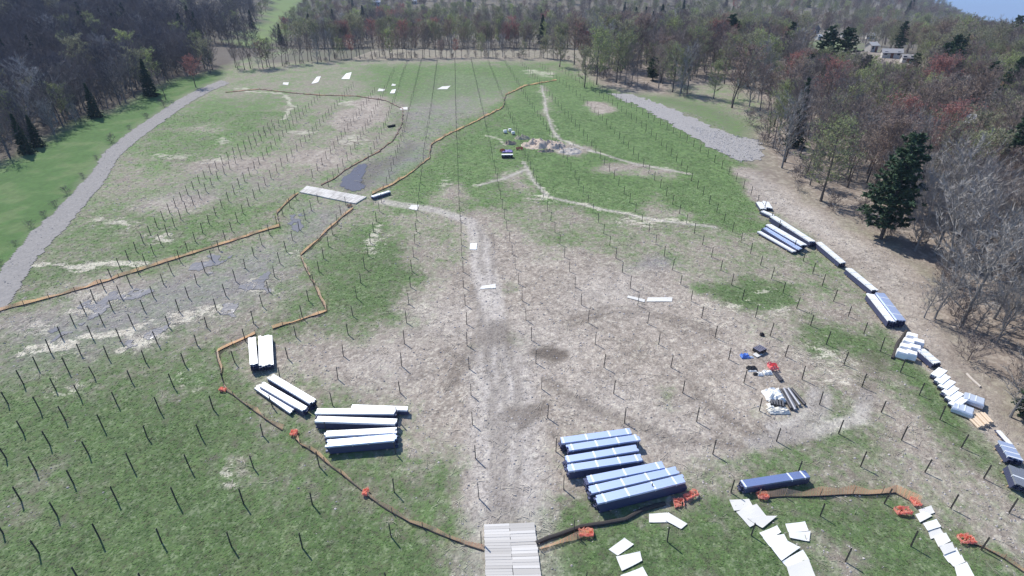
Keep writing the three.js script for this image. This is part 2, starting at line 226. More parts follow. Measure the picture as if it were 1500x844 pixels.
function clods(w) { const d = new Uint8Array(w * w * 4); for (let j = 0; j < w; j++) for (let i = 0; i < w; i++) { let s = 0; for (const [f, a] of [[8, 0.3], [17, 0.3], [41, 0.25], [90, 0.15]]) { const q = (ii, jj) => PERM[(((ii + f) % f) * 151 + ((jj + f) % f) * 2311 + f * 17) & 65535], u = i / w * f, v = j / w * f, a0 = Math.floor(u), b0 = Math.floor(v), fu = sstep(0, 1, u - a0), fv = sstep(0, 1, v - b0); s += a * lerp(lerp(q(a0, b0), q(a0 + 1, b0), fu), lerp(q(a0, b0 + 1), q(a0 + 1, b0 + 1), fu), fv); } const o = (j * w + i) * 4; d[o] = d[o + 1] = d[o + 2] = s * 255; d[o + 3] = 255; } const t = new THREE.DataTexture(d, w, w); t.wrapS = t.wrapT = THREE.RepeatWrapping; t.magFilter = THREE.LinearFilter; t.needsUpdate = true; return t; }
const clodMap = clods(512);
function sheet(xs, ds, skip, box, colour) {             // a grid of land; uv runs over box
  const nx = xs.length, nd = ds.length, pos = new Float32Array(nx * nd * 3), uv = new Float32Array(nx * nd * 2), col = colour ? new Float32Array(nx * nd * 3) : null, idx = [];
  for (let j = 0; j < nd; j++) for (let i = 0; i < nx; i++) {
    const k = j * nx + i, x = xs[i], D = ds[j]; pos[k * 3] = x; pos[k * 3 + 1] = H(x, D) - (colour && Math.abs(x) < 168 && D > 2 && D < 258 ? 0.6 : 0); pos[k * 3 + 2] = -D;
    if (box) { uv[k * 2] = (x - box[0]) / (box[1] - box[0]); uv[k * 2 + 1] = (D - box[2]) / (box[3] - box[2]); }
    if (colour) { const c = colour(x, D); col.set(c, k * 3); }
    if (i < nx - 1 && j < nd - 1) { const mx = (xs[i] + xs[i + 1]) / 2, md = (ds[j] + ds[j + 1]) / 2; if (!skip || !skip(mx, md)) idx.push(k, k + 1, k + nx, k + 1, k + nx + 1, k + nx); }
  }
  const g = new THREE.BufferGeometry(); g.setAttribute('position', new THREE.BufferAttribute(pos, 3)); g.setAttribute('uv', new THREE.BufferAttribute(uv, 2)); if (col) g.setAttribute('color', new THREE.BufferAttribute(col, 3)); g.setIndex(idx); g.computeVertexNormals(); return g;
}
const range = (a, b, s) => { const r = []; for (let v = a; v <= b + 1e-6; v += s) r.push(v); return r; };
const stepBump = (rep, sc) => { const t = clodMap.clone(); t.repeat.set(rep[0], rep[1]); t.needsUpdate = true; return { bumpMap: t, bumpScale: sc }; };
structure('ground', sheet(range(-75, 75, 0.5), range(12.5, 92.5, 0.5), null, [-75, 75, 12.5, 92.5]), M(1, 1, 1, 1, 0, { map: coverMap(-75, 75, 12.5, 92.5, 2048, 1536, true), ...stepBump([40, 21], 0.10) }));
structure('ground', sheet(range(-170, 170, 2.5), range(0, 260, 2.5), (x, d) => Math.abs(x) < 75 && d > 12.5 && d < 92.5, [-170, 170, 0, 260]), M(1, 1, 1, 1, 0, { map: coverMap(-170, 170, 0, 260, 2048, 1792, false), ...stepBump([50, 38], 0.05) }));
const LANE = [[326, 99], [358, 86], [388, 70], [420, 38], [454, -2], [400, -2], [378, 34], [350, 62]].map(([a, b]) => { const p = at(a, b); return [p.x, -p.z]; });
const YARD = [[1180, 62], [1240, 60], [1300, 90], [1340, 98], [1320, 122], [1225, 122], [1190, 90]].map(([a, b]) => { const p = at(a, b); return [p.x, -p.z]; });
const inLane = (x, D) => inPoly(LANE, x, D), inYard = (x, D) => inPoly(YARD, x, D);
{
  const gx = [], gd = []; for (let x = -6000; x <= 6000; x += Math.abs(x) >= 1600 ? 200 : Math.abs(x) >= 500 ? 40 : 14) gx.push(x); for (let D = -600; D <= 9000; D += D >= 2600 ? 400 : D >= 900 ? 50 : D >= 0 ? 12 : 60) gd.push(D);
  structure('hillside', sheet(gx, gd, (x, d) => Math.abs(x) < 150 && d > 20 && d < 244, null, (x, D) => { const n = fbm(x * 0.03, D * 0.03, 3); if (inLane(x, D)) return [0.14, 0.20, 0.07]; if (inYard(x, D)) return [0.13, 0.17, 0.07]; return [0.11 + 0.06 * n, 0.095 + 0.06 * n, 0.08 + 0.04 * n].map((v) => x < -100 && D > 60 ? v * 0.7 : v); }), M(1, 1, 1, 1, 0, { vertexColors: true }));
}

/* ------------------------------------------------------------------ gravel, water */
function drape(P, lift, cell, edge) {                   // a flat-lying sheet over the polygon P (metres), cut into cells
  let x0 = 1e9, x1 = -1e9, y0 = 1e9, y1 = -1e9; for (const [x, y] of P) { x0 = Math.min(x0, x); x1 = Math.max(x1, x); y0 = Math.min(y0, y); y1 = Math.max(y1, y); }
  const pos = [], uv = [], inside = (x, y) => inPoly(P, x + (noise(x * 0.9, y * 0.9) - 0.5) * edge, y + (noise(x * 0.9 + 50, y * 0.9) - 0.5) * edge);
  for (let x = x0 - 1; x < x1 + 1; x += cell) for (let y = y0 - 1; y < y1 + 1; y += cell) if (inside(x + cell / 2, y + cell / 2)) {
    const q = (a, b) => [a, H(a, b) + lift, -b], A = q(x, y), B = q(x + cell, y), C = q(x + cell, y + cell), E = q(x, y + cell);
    for (const v of [A, B, C, A, C, E]) { pos.push(...v); uv.push(v[0] / 8, -v[2] / 8); }
  }
  const g = new THREE.BufferGeometry(); g.setAttribute('position', new THREE.BufferAttribute(new Float32Array(pos), 3)); g.setAttribute('uv', new THREE.BufferAttribute(new Float32Array(uv), 2)); g.computeVertexNormals(); return g;
}
function grit(a, b, seed) { const w = 256, d = new Uint8Array(w * w * 4); for (let i = 0; i < w * w; i++) { const x = i % w, y = i / w | 0, t = clamp(0.45 * PERM[(i * 7 + seed) & 65535] + 0.55 * PERM[((x >> 3) * 57 + (y >> 3) * 391 + seed) & 65535]); for (let c = 0; c < 3; c++) d[i * 4 + c] = enc(lerp(a[c], b[c], t)); d[i * 4 + 3] = 255; } const t = new THREE.DataTexture(d, w, w); t.colorSpace = THREE.SRGBColorSpace; t.wrapS = t.wrapT = THREE.RepeatWrapping; t.magFilter = THREE.LinearFilter; t.needsUpdate = true; return t; }
const gravelMat = M(1, 1, 1, 1, 0, { map: grit([0.215, 0.205, 0.20], [0.31, 0.295, 0.285], 3), bumpMap: clodMap, bumpScale: 0.06 });
const RW = ROAD.map(([a, b], i) => { const p = flat(a, b), k = i / (ROAD.length - 1); return [p.x, -p.z, lerp(3.4, 2.8, k)]; });
const roadPoly = [...RW.map(([x, y, w]) => [x - w * 0.85, y + w * 0.6]), ...RW.slice().reverse().map(([x, y, w]) => [x + w * 0.85, y - w * 0.6])];
structure('gravel_road', drape(roadPoly, 0.06, 0.3, 0.7), gravelMat);
const PAD = L2([[888, 137], [925, 138], [985, 160], [1035, 182], [1075, 200], [1112, 205], [1118, 232], [1085, 238], [1045, 218], [1000, 192], [945, 160]]);
structure('gravel_track', drape(PAD, 0.07, 0.3, 2.2), M(1, 1, 1, 1, 0, { map: grit([0.26, 0.25, 0.25], [0.37, 0.355, 0.35], 11), bumpMap: clodMap, bumpScale: 0.15 }));
const POND = L2([[498, 272], [503, 262], [513, 252], [522, 243], [538, 240], [536, 250], [528, 260], [530, 268], [537, 276], [520, 280], [506, 278]]);
const wetMud = M(0.17, 0.165, 0.175, 0.2, 0, { bumpMap: clodMap, bumpScale: 0.03 });
for (const P of [[[112, 466], [128, 448], [150, 437], [190, 428], [215, 424], [205, 434], [165, 446], [140, 460], [120, 470]], [[362, 420], [372, 406], [392, 404], [398, 414], [388, 430], [372, 431]], [[318, 462], [328, 448], [350, 444], [350, 458], [332, 464]], [[195, 505], [215, 484], [240, 474], [262, 470], [240, 486], [214, 502]], [[425, 332], [432, 318], [440, 310], [442, 322], [434, 338]], [[60, 500], [80, 488], [110, 482], [120, 488], [90, 500]], [[285, 392], [310, 380], [345, 374], [330, 386], [300, 398]]]) structure('puddle', drape(L2(P), 0.05, 0.22, 3.2), wetMud);
structure('pond_water', drape(POND, 0.05, 0.4, 0.8), M(0.13, 0.125, 0.14, 0.12, 0));

/* ------------------------------------------------------------------ low cover: tufts, straw, clods, stones (nobody could count these) */
function scatter(name, geo, mat, list, label, category) {
  const im = new THREE.InstancedMesh(geo, mat, list.length), m = new THREE.Matrix4(), q = new THREE.Quaternion(), e = new THREE.Euler(), c = new THREE.Color();
  list.forEach((s, i) => { e.set(s.rx || 0, s.ry || 0, s.rz || 0); q.setFromEuler(e); m.compose(s.p, q, V(s.s, s.s * (s.sy || 1), s.s)); im.setMatrixAt(i, m); if (s.c) im.setColorAt(i, c.setRGB(...s.c)); });
  im.name = numbered(name); im.castShadow = im.receiveShadow = true; scene.add(im); return tag(im, label, category, null, 'stuff');
}
{
  const r = rngOf(5), tuft = new MB(); for (let i = 0; i < 9; i++) { const a = i * 0.698 + r() * 0.5, R = 0.10 + 0.09 * r(), c = Math.cos(a), q = Math.sin(a), w = 0.035 + 0.02 * r(); tuft.tri(V(-q * w, 0.03, c * w), V(c * R, 0.035 + 0.05 * r(), q * R), V(q * w, 0.03, -c * w)); }
  const blade = tuft.geo(), grass = [], straw = [], stone = [];
  const strawG = new MB(); for (let i = 0; i < 5; i++) { const a = r() * 6.28, x = (r() - 0.5) * 0.3, z = (r() - 0.5) * 0.3, y = 0.02 + r() * 0.06, L = 0.25 + r() * 0.2; strawG.quad(V(x, y, z), V(x + Math.sin(a) * 0.035, y, z - Math.cos(a) * 0.035), V(x + Math.cos(a) * L + Math.sin(a) * 0.035, y + 0.03, z + Math.sin(a) * L - Math.cos(a) * 0.035), V(x + Math.cos(a) * L, y + 0.03, z + Math.sin(a) * L)); }
  for (let n = 0; n < 330000 && grass.length < 70000; n++) {
    const D = 17 + 125 * Math.pow(r(), 1.35), x = (r() * 2 - 1) * (D * 1.2 + 16); if (Math.abs(x) > 165 || D < 13) continue;
    const c = cover(x, D, true), p = ground(x, -D, -0.01), k = 0.75 + 0.6 * r();
    if (c.lit > 0.5 || c.mead > 0.5) continue;
    if (c.cov > 0.35 && r() < c.cov) grass.push({ p, ry: r() * 6.28, s: (0.3 + 0.4 * r()) * (1 + D * 0.006), sy: 1, c: [c.c[0] * k, c.c[1] * k * 1.06, c.c[2] * k] });
    else if (r() < 0.05 + c.straw * 0.6) { const w = 0.25 + c.straw * 0.6; straw.push({ p, ry: r() * 6.28, s: (0.35 + r() * 0.7) * (1 + D * 0.006), c: [lerp(c.c[0], 0.5, w) * k, lerp(c.c[1], 0.46, w) * k, lerp(c.c[2], 0.4, w) * k] }); }
    else if (r() < 0.28) { const q = 0.25 + 0.25 * r(); stone.push({ p, rx: r() * 3, ry: r() * 6, s: (0.03 + 0.09 * r() * r()) * (1 + D * 0.006), sy: 0.7, c: [q, q * 0.92, q * 0.88] }); }
  }
  scatter('grass', blade, M(1, 1, 1, 1, 0), grass, 'short rough grass growing in tufts over the field', 'grass');
  scatter('straw', strawG.geo(), M(1, 1, 1, 1), straw, 'pale straw mulch strewn thinly over the field', 'straw');
  const icos = new THREE.IcosahedronGeometry(1, 0); scatter('clod', icos, M(1, 1, 1, 1), stone, 'small clods and stones lying on the bare soil', 'clods');
  const rocks = [], put = (P, n, s0, s1, q0, q1) => { let x0 = 1e9, x1 = -1e9, y0 = 1e9, y1 = -1e9; for (const [x, y] of P) { x0 = Math.min(x0, x); x1 = Math.max(x1, x); y0 = Math.min(y0, y); y1 = Math.max(y1, y); } for (let i = 0; i < n; i++) { const x = lerp(x0, x1, r()), y = lerp(y0, y1, r()); if (!inPoly(P, x, y)) continue; const q = lerp(q0, q1, r()); rocks.push({ p: ground(x, -y, 0.05), rx: r() * 3, ry: r() * 6, s: lerp(s0, s1, r() * r()), sy: 0.7, c: [q, q * 0.97, q * 0.98] }); } };
  put(PAD, 5000, 0.04, 0.13, 0.22, 0.42); put(L2([[1010, 185], [1060, 195], [1112, 205], [1118, 232], [1085, 238], [1045, 218]]), 2600, 0.06, 0.2, 0.28, 0.5); put(roadPoly, 9000, 0.04, 0.11, 0.18, 0.32);
  scatter('gravel', icos, M(1, 1, 1, 1), rocks, 'loose grey stones covering the gravel road and track', 'gravel');
}

/* ------------------------------------------------------------------ posts in long rows */
const steelMat = M(0.085, 0.08, 0.075, 0.65, 0.35);
const postGeo = new MB().box(0, -0.3, 0.039, 0.062, 1.92, 0.012).box(0, -0.3, -0.039, 0.062, 1.92, 0.012).box(0, -0.3, 0, 0.012, 1.92, 0.066).geo();
const COLS = [
  [[[12, 591], [74.7, 517]], 3, [[215, 350], [300, 262], [400, 185]]],
  [[[10, 671], [134.7, 496]], 6, [[221, 377], [296, 287], [380, 210], [440, 160]]],
  [[[5, 782], [93, 620], [194.7, 477]], 9, [[284, 357], [330, 300], [420, 195], [470, 142]]],
  [[[57, 810], [148, 632], [262.7, 457]], 10, [[336, 344], [374.7, 288], [455, 200], [520, 125]]],
  [[[146.7, 790], [232, 608], [330.7, 433]], 10, [[420, 310], [485, 225], [550, 135]]],
  [[[237, 796], [310.7, 602.7], [384, 449]], 9, [[422, 364], [470, 290], [525, 210], [578, 105]]],
  [[[338.7, 801.7], [398, 598], [452, 442]], 9, [[497, 321], [560, 195], [597, 92]]],
  [[[444, 804], [494, 560], [522.7, 438]], 9, [[557, 305], [590, 200], [618, 89]]],
  [[[572.5, 787], [589, 536], [598.7, 445]], 8, [[612, 317], [619, 245], [633, 150], [641, 89]]],
  [[[706, 797], [687.5, 544], [681, 447]], 8, [[674.7, 333], [669, 200], [666.5, 89]]],
  [[[840, 782], [786, 536], [764.5, 441]], 8, [[741, 329], [714.7, 200], [690, 89]]],
  [[[976, 793], [887, 543], [850.7, 446]], 8, [[809, 329], [772.5, 235], [738, 150], [714, 89]]],
  [[[1101, 786], [985, 544], [934.7, 447]], 8, [[877, 328], [819.5, 221], [772, 147], [738, 89]]],
  [[[1238.7, 822.5], [1096, 574], [1012, 441]], 9, [[953, 345], [868, 217], [807, 144], [762, 92]]],
  [[[1334.7, 800], [1183, 568], [1087.5, 440]], 9, [[1019, 345], [926, 225], [858, 153], [788, 95]]],
  [[[1393, 745], [1272, 578.7], [1166.7, 452.5]], 8, [[1054, 317], [968, 213], [905, 160], [815, 100]]],
  [[[1478.7, 752], [1354.7, 588], [1221, 441]], 9, [[1090, 277], [1012, 213], [900, 144], [845, 112]]],
];
const BLOCK = [POND, L2([[430, 284], [450, 268], [545, 286], [522, 302]])];
const posts = [];
for (const [near, n, far] of COLS) {
  const P = near.map(([a, b]) => flat(a, b)), Q = [near[near.length - 1], ...far].map(([a, b]) => flat(a, b));
  const C = new THREE.CatmullRomCurve3(P, false, 'centripetal'), len = C.getLength(), gap = len / n, dir = P[0].clone().sub(C.getPointAt(0.05)).normalize();
  const col = COLS.findIndex((q) => q[0] === near), push = (p) => { p.col = col; posts.push(p); };
  push(P[0].clone().addScaledVector(dir, gap));
  for (let i = 0; i <= n; i++) push(C.getPointAt(i / n));
  const F = new THREE.CatmullRomCurve3(Q, false, 'centripetal'), fl = F.getLength(), m = Math.floor(fl / gap);
  for (let i = 1; i <= m; i++) push(F.getPointAt(i * gap / fl));
}
{
  const r = rngOf(12), ok = posts.filter((p) => { const [px, py] = toPx(p); return px > -15 && px < 1515 && py < 868 && !BLOCK.some((B) => inPoly(B, p.x, -p.z)); }).map((p) => Object.assign(ground(p.x + (r() - 0.5) * 0.12, p.z + (r() - 0.5) * 0.12), { col: p.col })).sort((a, b) => a.length() - b.length());
  const nth = ['first', 'second', 'third', 'fourth', 'fifth', 'sixth', 'seventh', 'eighth', 'ninth', 'tenth', 'eleventh', 'twelfth', 'thirteenth', 'fourteenth', 'fifteenth', 'sixteenth', 'seventeenth', 'eighteenth', 'nineteenth', 'twentieth', 'twenty-first', 'twenty-second', 'twenty-third', 'twenty-fourth', 'twenty-fifth', 'twenty-sixth', 'twenty-seventh', 'twenty-eighth', 'twenty-ninth', 'thirtieth', 'thirty-first', 'thirty-second', 'thirty-third', 'thirty-fourth', 'thirty-fifth'], count = {};
  const G = {
    left: ['dark upright steel post in the green grass left of the curving orange fence', 'steel posts in the lower left grass'],
    wet: ['dark upright steel post on the muddy straw-streaked ground left of the centre', 'steel posts on the muddy left ground'],
    mid: ['dark upright steel post on the bare grey soil in the middle of the field', 'steel posts on the bare central soil'],
    right: ['dark upright steel post on the patchy ground towards the wood on the right', 'steel posts on the right side'],
  };
  let first = null; const rest = [];
  ok.forEach((p, i) => {
    if (i >= 296) { rest.push({ p, ry: 0.02, s: 1, sy: 0.93 + 0.14 * r() }); return; }
    const o = first ? first.clone() : new THREE.Mesh(postGeo, steelMat); first = first || o; o.name = numbered('steel_post'); o.position.copy(p); o.rotation.set((r() - 0.5) * 0.07, (r() - 0.5) * 0.3, (r() - 0.5) * 0.07); o.scale.set(1, 0.86 + 0.26 * r(), 1); o.castShadow = o.receiveShadow = true; scene.add(o);
    const [px, py] = toPx(p), k = px > 1150 ? 'right' : px > 590 ? 'mid' : py > 600 ? 'left' : 'wet'; count[p.col] = (count[p.col] ?? -1) + 1;
    const row = p.col === 9 ? 'the row ending at the driveway' : 'the ' + nth[Math.abs(p.col - 9) - 1] + ' row ' + (p.col < 9 ? 'left' : 'right') + ' of the driveway';
    tag(o, 'dark steel post, ' + nth[count[p.col]] + ' from the near end of ' + row, 'post', G[k][1]);
  });
  scatter('distant_steel_posts', postGeo, steelMat, rest, 'far rows of thin dark steel posts running up the slope to the treeline', 'posts');
}

/* ------------------------------------------------------------------ stacks of steel beams */
const metalWhite = M(0.88, 0.90, 0.92, 0.42, 0.12), metalBlue = M(0.56, 0.67, 0.94, 0.36, 0.5), metalShaded = M(0.075, 0.085, 0.16, 0.5, 0.35), strapMat = M(0.78, 0.82, 0.86, 0.5, 0.2), woodMat = M(0.36, 0.27, 0.18, 0.9), tanMat = M(0.62, 0.50, 0.38, 0.8);  // the dark metal puts the shade of the stack sides into their colour
function bundle(name, a, b, w, h, o, label, category, group) {   // a and b: the ends of the middle of its top face
  const A = flat(a[0], a[1], h), B = flat(b[0], b[1], h), mid = A.clone().add(B).multiplyScalar(0.5), d = B.clone().sub(A), len = d.length(), base = H(mid.x, -mid.z);
  const g = thing(name, V(mid.x, base, mid.z), 0, label, category, group), r = rngOf(Math.round(a[0] * 7 + a[1]));
  g.quaternion.setFromUnitVectors(V(1, 0, 0), d.normalize());
  const nl = o.layers || Math.max(2, Math.round(h / 0.22)), nb = o.beams || 3, dun = 0.1, lh = (h - dun) / nl;
  for (const k of [-0.36, 0.36]) mesh('dunnage', new MB().box(k * len, -0.08, 0, 0.14, dun + 0.08, w * 1.05).geo(), woodMat, g);
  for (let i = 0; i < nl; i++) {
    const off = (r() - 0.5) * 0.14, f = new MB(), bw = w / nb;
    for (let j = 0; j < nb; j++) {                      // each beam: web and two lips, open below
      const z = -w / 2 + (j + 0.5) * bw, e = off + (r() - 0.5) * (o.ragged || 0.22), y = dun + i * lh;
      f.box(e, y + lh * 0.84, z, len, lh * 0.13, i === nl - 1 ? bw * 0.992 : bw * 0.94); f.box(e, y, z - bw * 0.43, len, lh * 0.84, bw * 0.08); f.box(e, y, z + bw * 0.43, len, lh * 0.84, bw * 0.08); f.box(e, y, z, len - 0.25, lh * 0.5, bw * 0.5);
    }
    mesh('beam_layer', f.geo(), i === nl - 1 ? (o.top || metalBlue) : (o.side || metalShaded), g);
  }
  for (const k of o.straps || []) mesh('strap', new MB().box(k * len, h, 0, 0.13, 0.014, w + 0.02).box(k * len, h - 0.22, w / 2 + 0.012, 0.06, 0.22, 0.012).box(k * len, h - 0.22, -w / 2 - 0.012, 0.06, 0.22, 0.012).geo(), strapMat, g);
  return g;
}
{
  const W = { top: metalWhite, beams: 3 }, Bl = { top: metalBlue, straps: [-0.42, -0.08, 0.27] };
  const gl = 'stacks of white beams on the left', gr = 'stacks of blue-grey beams right of the driveway', ge = 'beam stacks along the wood edge';
  const b = (a, c, w, h, o, l, g) => bundle('beam_stack', a, c, w, h, o, l, 'beam stack', g);
  b([367.5, 494], [370.5, 533], 0.75, 1.1, W, 'narrow white beam stack, left one of the upper pair by the fence corner', gl);
  b([387.5, 491], [389, 534], 1.4, 0.8, { ...W, beams: 5 }, 'wide white beam stack, right one of the upper pair by the fence corner', gl);
  b([396, 551], [458, 588], 0.75, 1.0, W, 'slanting white beam stack, uppermost of the three slanting ones', gl);
  b([383, 562], [447, 599], 0.65, 0.8, W, 'slanting white beam stack in the middle of the three slanting ones', gl);
  b([376, 565], [428, 601], 0.7, 0.45, W, 'low slanting white beam stack, lowest of the three slanting ones', gl);
  b([515, 595], [597, 598], 0.55, 0.7, W, 'thin low white beam stack sticking out behind the level left row', gl);
  b([464, 601.5], [579.5, 602], 0.72, 1.0, W, 'white beam stack, rearmost wide one of the level left row', gl);
  b([463, 613], [580, 617], 0.72, 0.98, W, 'white beam stack with a tapering gap below, second wide one of the level left row', gl);
  b([476, 635.5], [579.5, 630], 0.72, 0.95, W, 'white beam stack just behind the strapped front one of the level left row', gl);
  b([479, 649.5], [580, 640.5], 0.85, 1.0, { top: metalBlue, straps: [-0.46, -0.12, 0.1, 0.46], beams: 4 }, 'pale blue strapped beam stack at the front of the level left row', gl);
  const S = (k) => ({ ...Bl, straps: k });
  b([821, 645], [923, 631], 0.72, 1.05, S([-0.46, -0.13, 0.2, 0.46]), 'blue-grey strapped beam stack, rearmost of the seven right of the driveway', gr);
  b([832, 656], [936, 640.5], 0.72, 1.05, S([-0.44, -0.1, 0.2, 0.46]), 'blue-grey strapped beam stack, second from the back of the seven right of the driveway', gr);
  b([828.5, 673], [933, 656], 0.72, 1.05, S([-0.46, -0.1, 0.18]), 'blue-grey strapped beam stack, third from the back of the seven right of the driveway', gr);
  b([831, 686], [939, 670], 0.72, 1.05, S([-0.42, -0.1, 0.2, 0.44]), 'blue-grey beam stack at the front of the rear group of four', gr);
  b([859, 703], [970, 681], 0.72, 1.1, S([-0.42, 0.0, 0.44]), 'blue-grey beam stack, rear one of the front group of three', gr);
  b([863, 718], [991, 688.5], 0.74, 1.1, S([-0.4, -0.12, 0.16, 0.4]), 'blue-grey beam stack, middle one of the front group of three', gr);
  b([875, 731.5], [1003, 700], 0.78, 1.25, S([-0.42, -0.16, 0.14, 0.38]), 'tall blue-grey beam stack, nearest of the seven right of the driveway', gr);
  b([1086, 709], [1182, 694], 0.72, 0.85, { top: M(0.30, 0.37, 0.60, 0.4, 0.7), straps: [-0.46, 0.24, 0.5 - 0.06] }, 'lone dark blue beam stack above the long straight orange fence');
  const E = (a, c, w, h, l, o = {}) => b(a, c, w * 1.25, h, { top: metalWhite, ...o }, l, ge);
  E([1111.5, 295], [1118, 305], 0.8, 0.6, 'short white bundle, left of two tiny ones at the top of the beam row');
  E([1121, 294.5], [1127, 304], 0.8, 0.6, 'short white bundle, right of two tiny ones at the top of the beam row');
  E([1116, 308.5], [1132, 315.5], 0.7, 0.6, 'short white beam stack below the two tiny bundles at the top of the beam row');
  E([1132, 317], [1190, 354], 0.85, 1.0, 'long strapped white beam stack nearest the wood among the four side by side', { straps: [-0.3, -0.1, 0.1, 0.3] });
  E([1124, 328], [1176, 358], 0.85, 1.0, 'white and blue beam stack, second from the wood among the four side by side', { straps: [-0.25, 0.05, 0.3] });
  E([1119, 333], [1171, 364], 0.6, 0.8, 'blue-grey beam stack, third from the wood among the four side by side', { top: metalBlue });
  E([1111, 338.5], [1163, 368], 0.5, 0.45, 'low white beam stack farthest from the wood among the four side by side');
  E([1198, 354], [1234, 384], 0.7, 0.9, 'white strapped beam stack alone in the row, just above the curve', { straps: [-0.3, 0, 0.3] });
  E([1193, 357], [1229, 388], 0.3, 0.3, 'single low row of beams beside the lone strapped stack');
  E([1242, 392], [1281, 424], 0.7, 0.9, 'white strapped beam stack in the middle of the curve of stacks', { straps: [-0.3, -0.05, 0.25] });
  E([1274, 430], [1306, 470], 0.75, 0.9, 'white strapped beam stack, left of the steep pair at the end of the curve', { straps: [-0.3, 0, 0.3] });
  E([1287, 428], [1318, 468], 0.9, 1.1, 'blue beam stack, right of the steep pair at the end of the curve', { top: metalBlue, straps: [-0.3, 0, 0.3] });
  E([1348, 511], [1372, 531], 0.8, 0.8, 'short white strapped beam stack right of the eight wrapped pallets', { straps: [-0.3, 0, 0.3] });
  for (let i = 0; i < 6; i++) E([1369.5 + i * 5.4, 551 + i * 8.4], [1381.5 + i * 6.2, 541 + i * 8.2], 0.62, 0.55, ['topmost', 'second from the top', 'third from the top', 'third from the bottom', 'second from the bottom', 'bottom'][i] + ' of six short white bundles crosswise beside the way', { layers: 2, beams: 2 });
  E([1471, 648], [1486, 672], 0.9, 0.8, 'grey strapped beam stack, upper of the last two at the right edge', { top: metalBlue, straps: [-0.25, 0.1, 0.4] });
  E([1487, 682], [1498, 710], 1.0, 0.9, 'grey beam stack, lowest of the last two at the right edge', { top: M(0.35, 0.38, 0.45, 0.45, 0.6), straps: [0.1] });
  E([1462, 630], [1480, 650], 0.3, 0.35, 'thin white beams leading down to the grey strapped stacks at the right edge', { beams: 2, layers: 2 });
  E([545, 287.5], [570.5, 279.5], 0.55, 0.6, 'lone white beam stack lying beside the timber bridge by the pond');
  // tan pipe bundles
  for (const [a, c, l] of [[[1424, 606], [1440, 622], 'left'], [[1432, 603], [1447, 619], 'middle'], [[1440, 602], [1453, 616], 'right']]) {
    const A = flat(a[0], a[1], 0.5), B = flat(c[0], c[1], 0.5), g = thing('timber_bundle', ground((A.x + B.x) / 2, (A.z + B.z) / 2), 0, 'tan bundle of round timbers, ' + l + ' one of the three at the end of the pallets', 'timber bundle', 'timber bundles beside the way'), d = B.clone().sub(A), len = d.length(); g.quaternion.setFromUnitVectors(V(1, 0, 0), d.normalize());
    for (let k = 0; k < 5; k++) mesh('timber', new MB().tube(V(-len / 2, 0.12 + (k > 2 ? 0.2 : 0), (k > 2 ? (k - 3.5) * 0.24 : (k - 1) * 0.24)), V(len / 2, 0.12 + (k > 2 ? 0.2 : 0), (k > 2 ? (k - 3.5) * 0.24 : (k - 1) * 0.24)), 0.12, 0.12, 8, true).geo(), tanMat, g);
  }
}
/* wrapped pallets beside the way */
{
  const film = M(0.86, 0.87, 0.9, 0.4, 0), lumps = (w, h, d, seed) => { const g = new THREE.BoxGeometry(w, h, d, 6, 4, 6), p = g.attributes.position; for (let i = 0; i < p.count; i++) { const x = p.getX(i), y = p.getY(i), z = p.getZ(i), k = 1 - 0.10 * sstep(0.3, 0.5, y / h) + 0.05 * (noise(x * 4 + seed, z * 4 + y * 3) - 0.5); p.setXYZ(i, x * k, y + h / 2 + 0.14 + (y > 0 ? 0.05 * (noise(x * 5 + seed, z * 5) - 0.5) : 0), z * k); } g.computeVertexNormals(); return g; };
  const spots = [[1333, 500, 'topmost in the left column'], [1328, 508, 'second in the left column'], [1323.5, 516, 'third in the left column'], [1319, 524, 'bottom one in the left column'], [1342.5, 508.5, 'topmost in the right column'], [1337, 517, 'middle one in the right column'], [1332, 526, 'bottom one in the right column']];
  for (const [x, y, l] of spots) { const p = at(x, y), g = thing('wrapped_pallet', p, -0.62, 'white film-wrapped pallet, ' + l + ' of the cluster under the black pipe', 'pallet', 'white wrapped pallets'); mesh('load', lumps(1.0, 0.75, 0.85, x), film, g); for (const k of [-0.38, 0, 0.38]) mesh('runner', new MB().box(0, 0, k, 1.02, 0.12, 0.1).geo(), woodMat, g); }
  for (const [x, y, l] of [[1408, 605, 'left'], [1424, 591, 'right']]) { const p = at(x, y), g = thing('wrapped_pallet', p, -0.75, 'bluish flat wrapped pallet, ' + l + ' one of the two above the tan timber', 'pallet', 'bluish wrapped pallets'); mesh('load', lumps(1.6, 0.5, 1.3, x), M(0.55, 0.62, 0.74, 0.4, 0.3), g); for (const k of [-0.5, 0, 0.5]) mesh('runner', new MB().box(0, 0, k, 1.6, 0.12, 0.1).geo(), woodMat, g); for (const k of [-0.4, 0.1]) mesh('strap', new MB().box(k, 0.66, 0, 0.08, 0.02, 1.2).geo(), strapMat, g); }
}

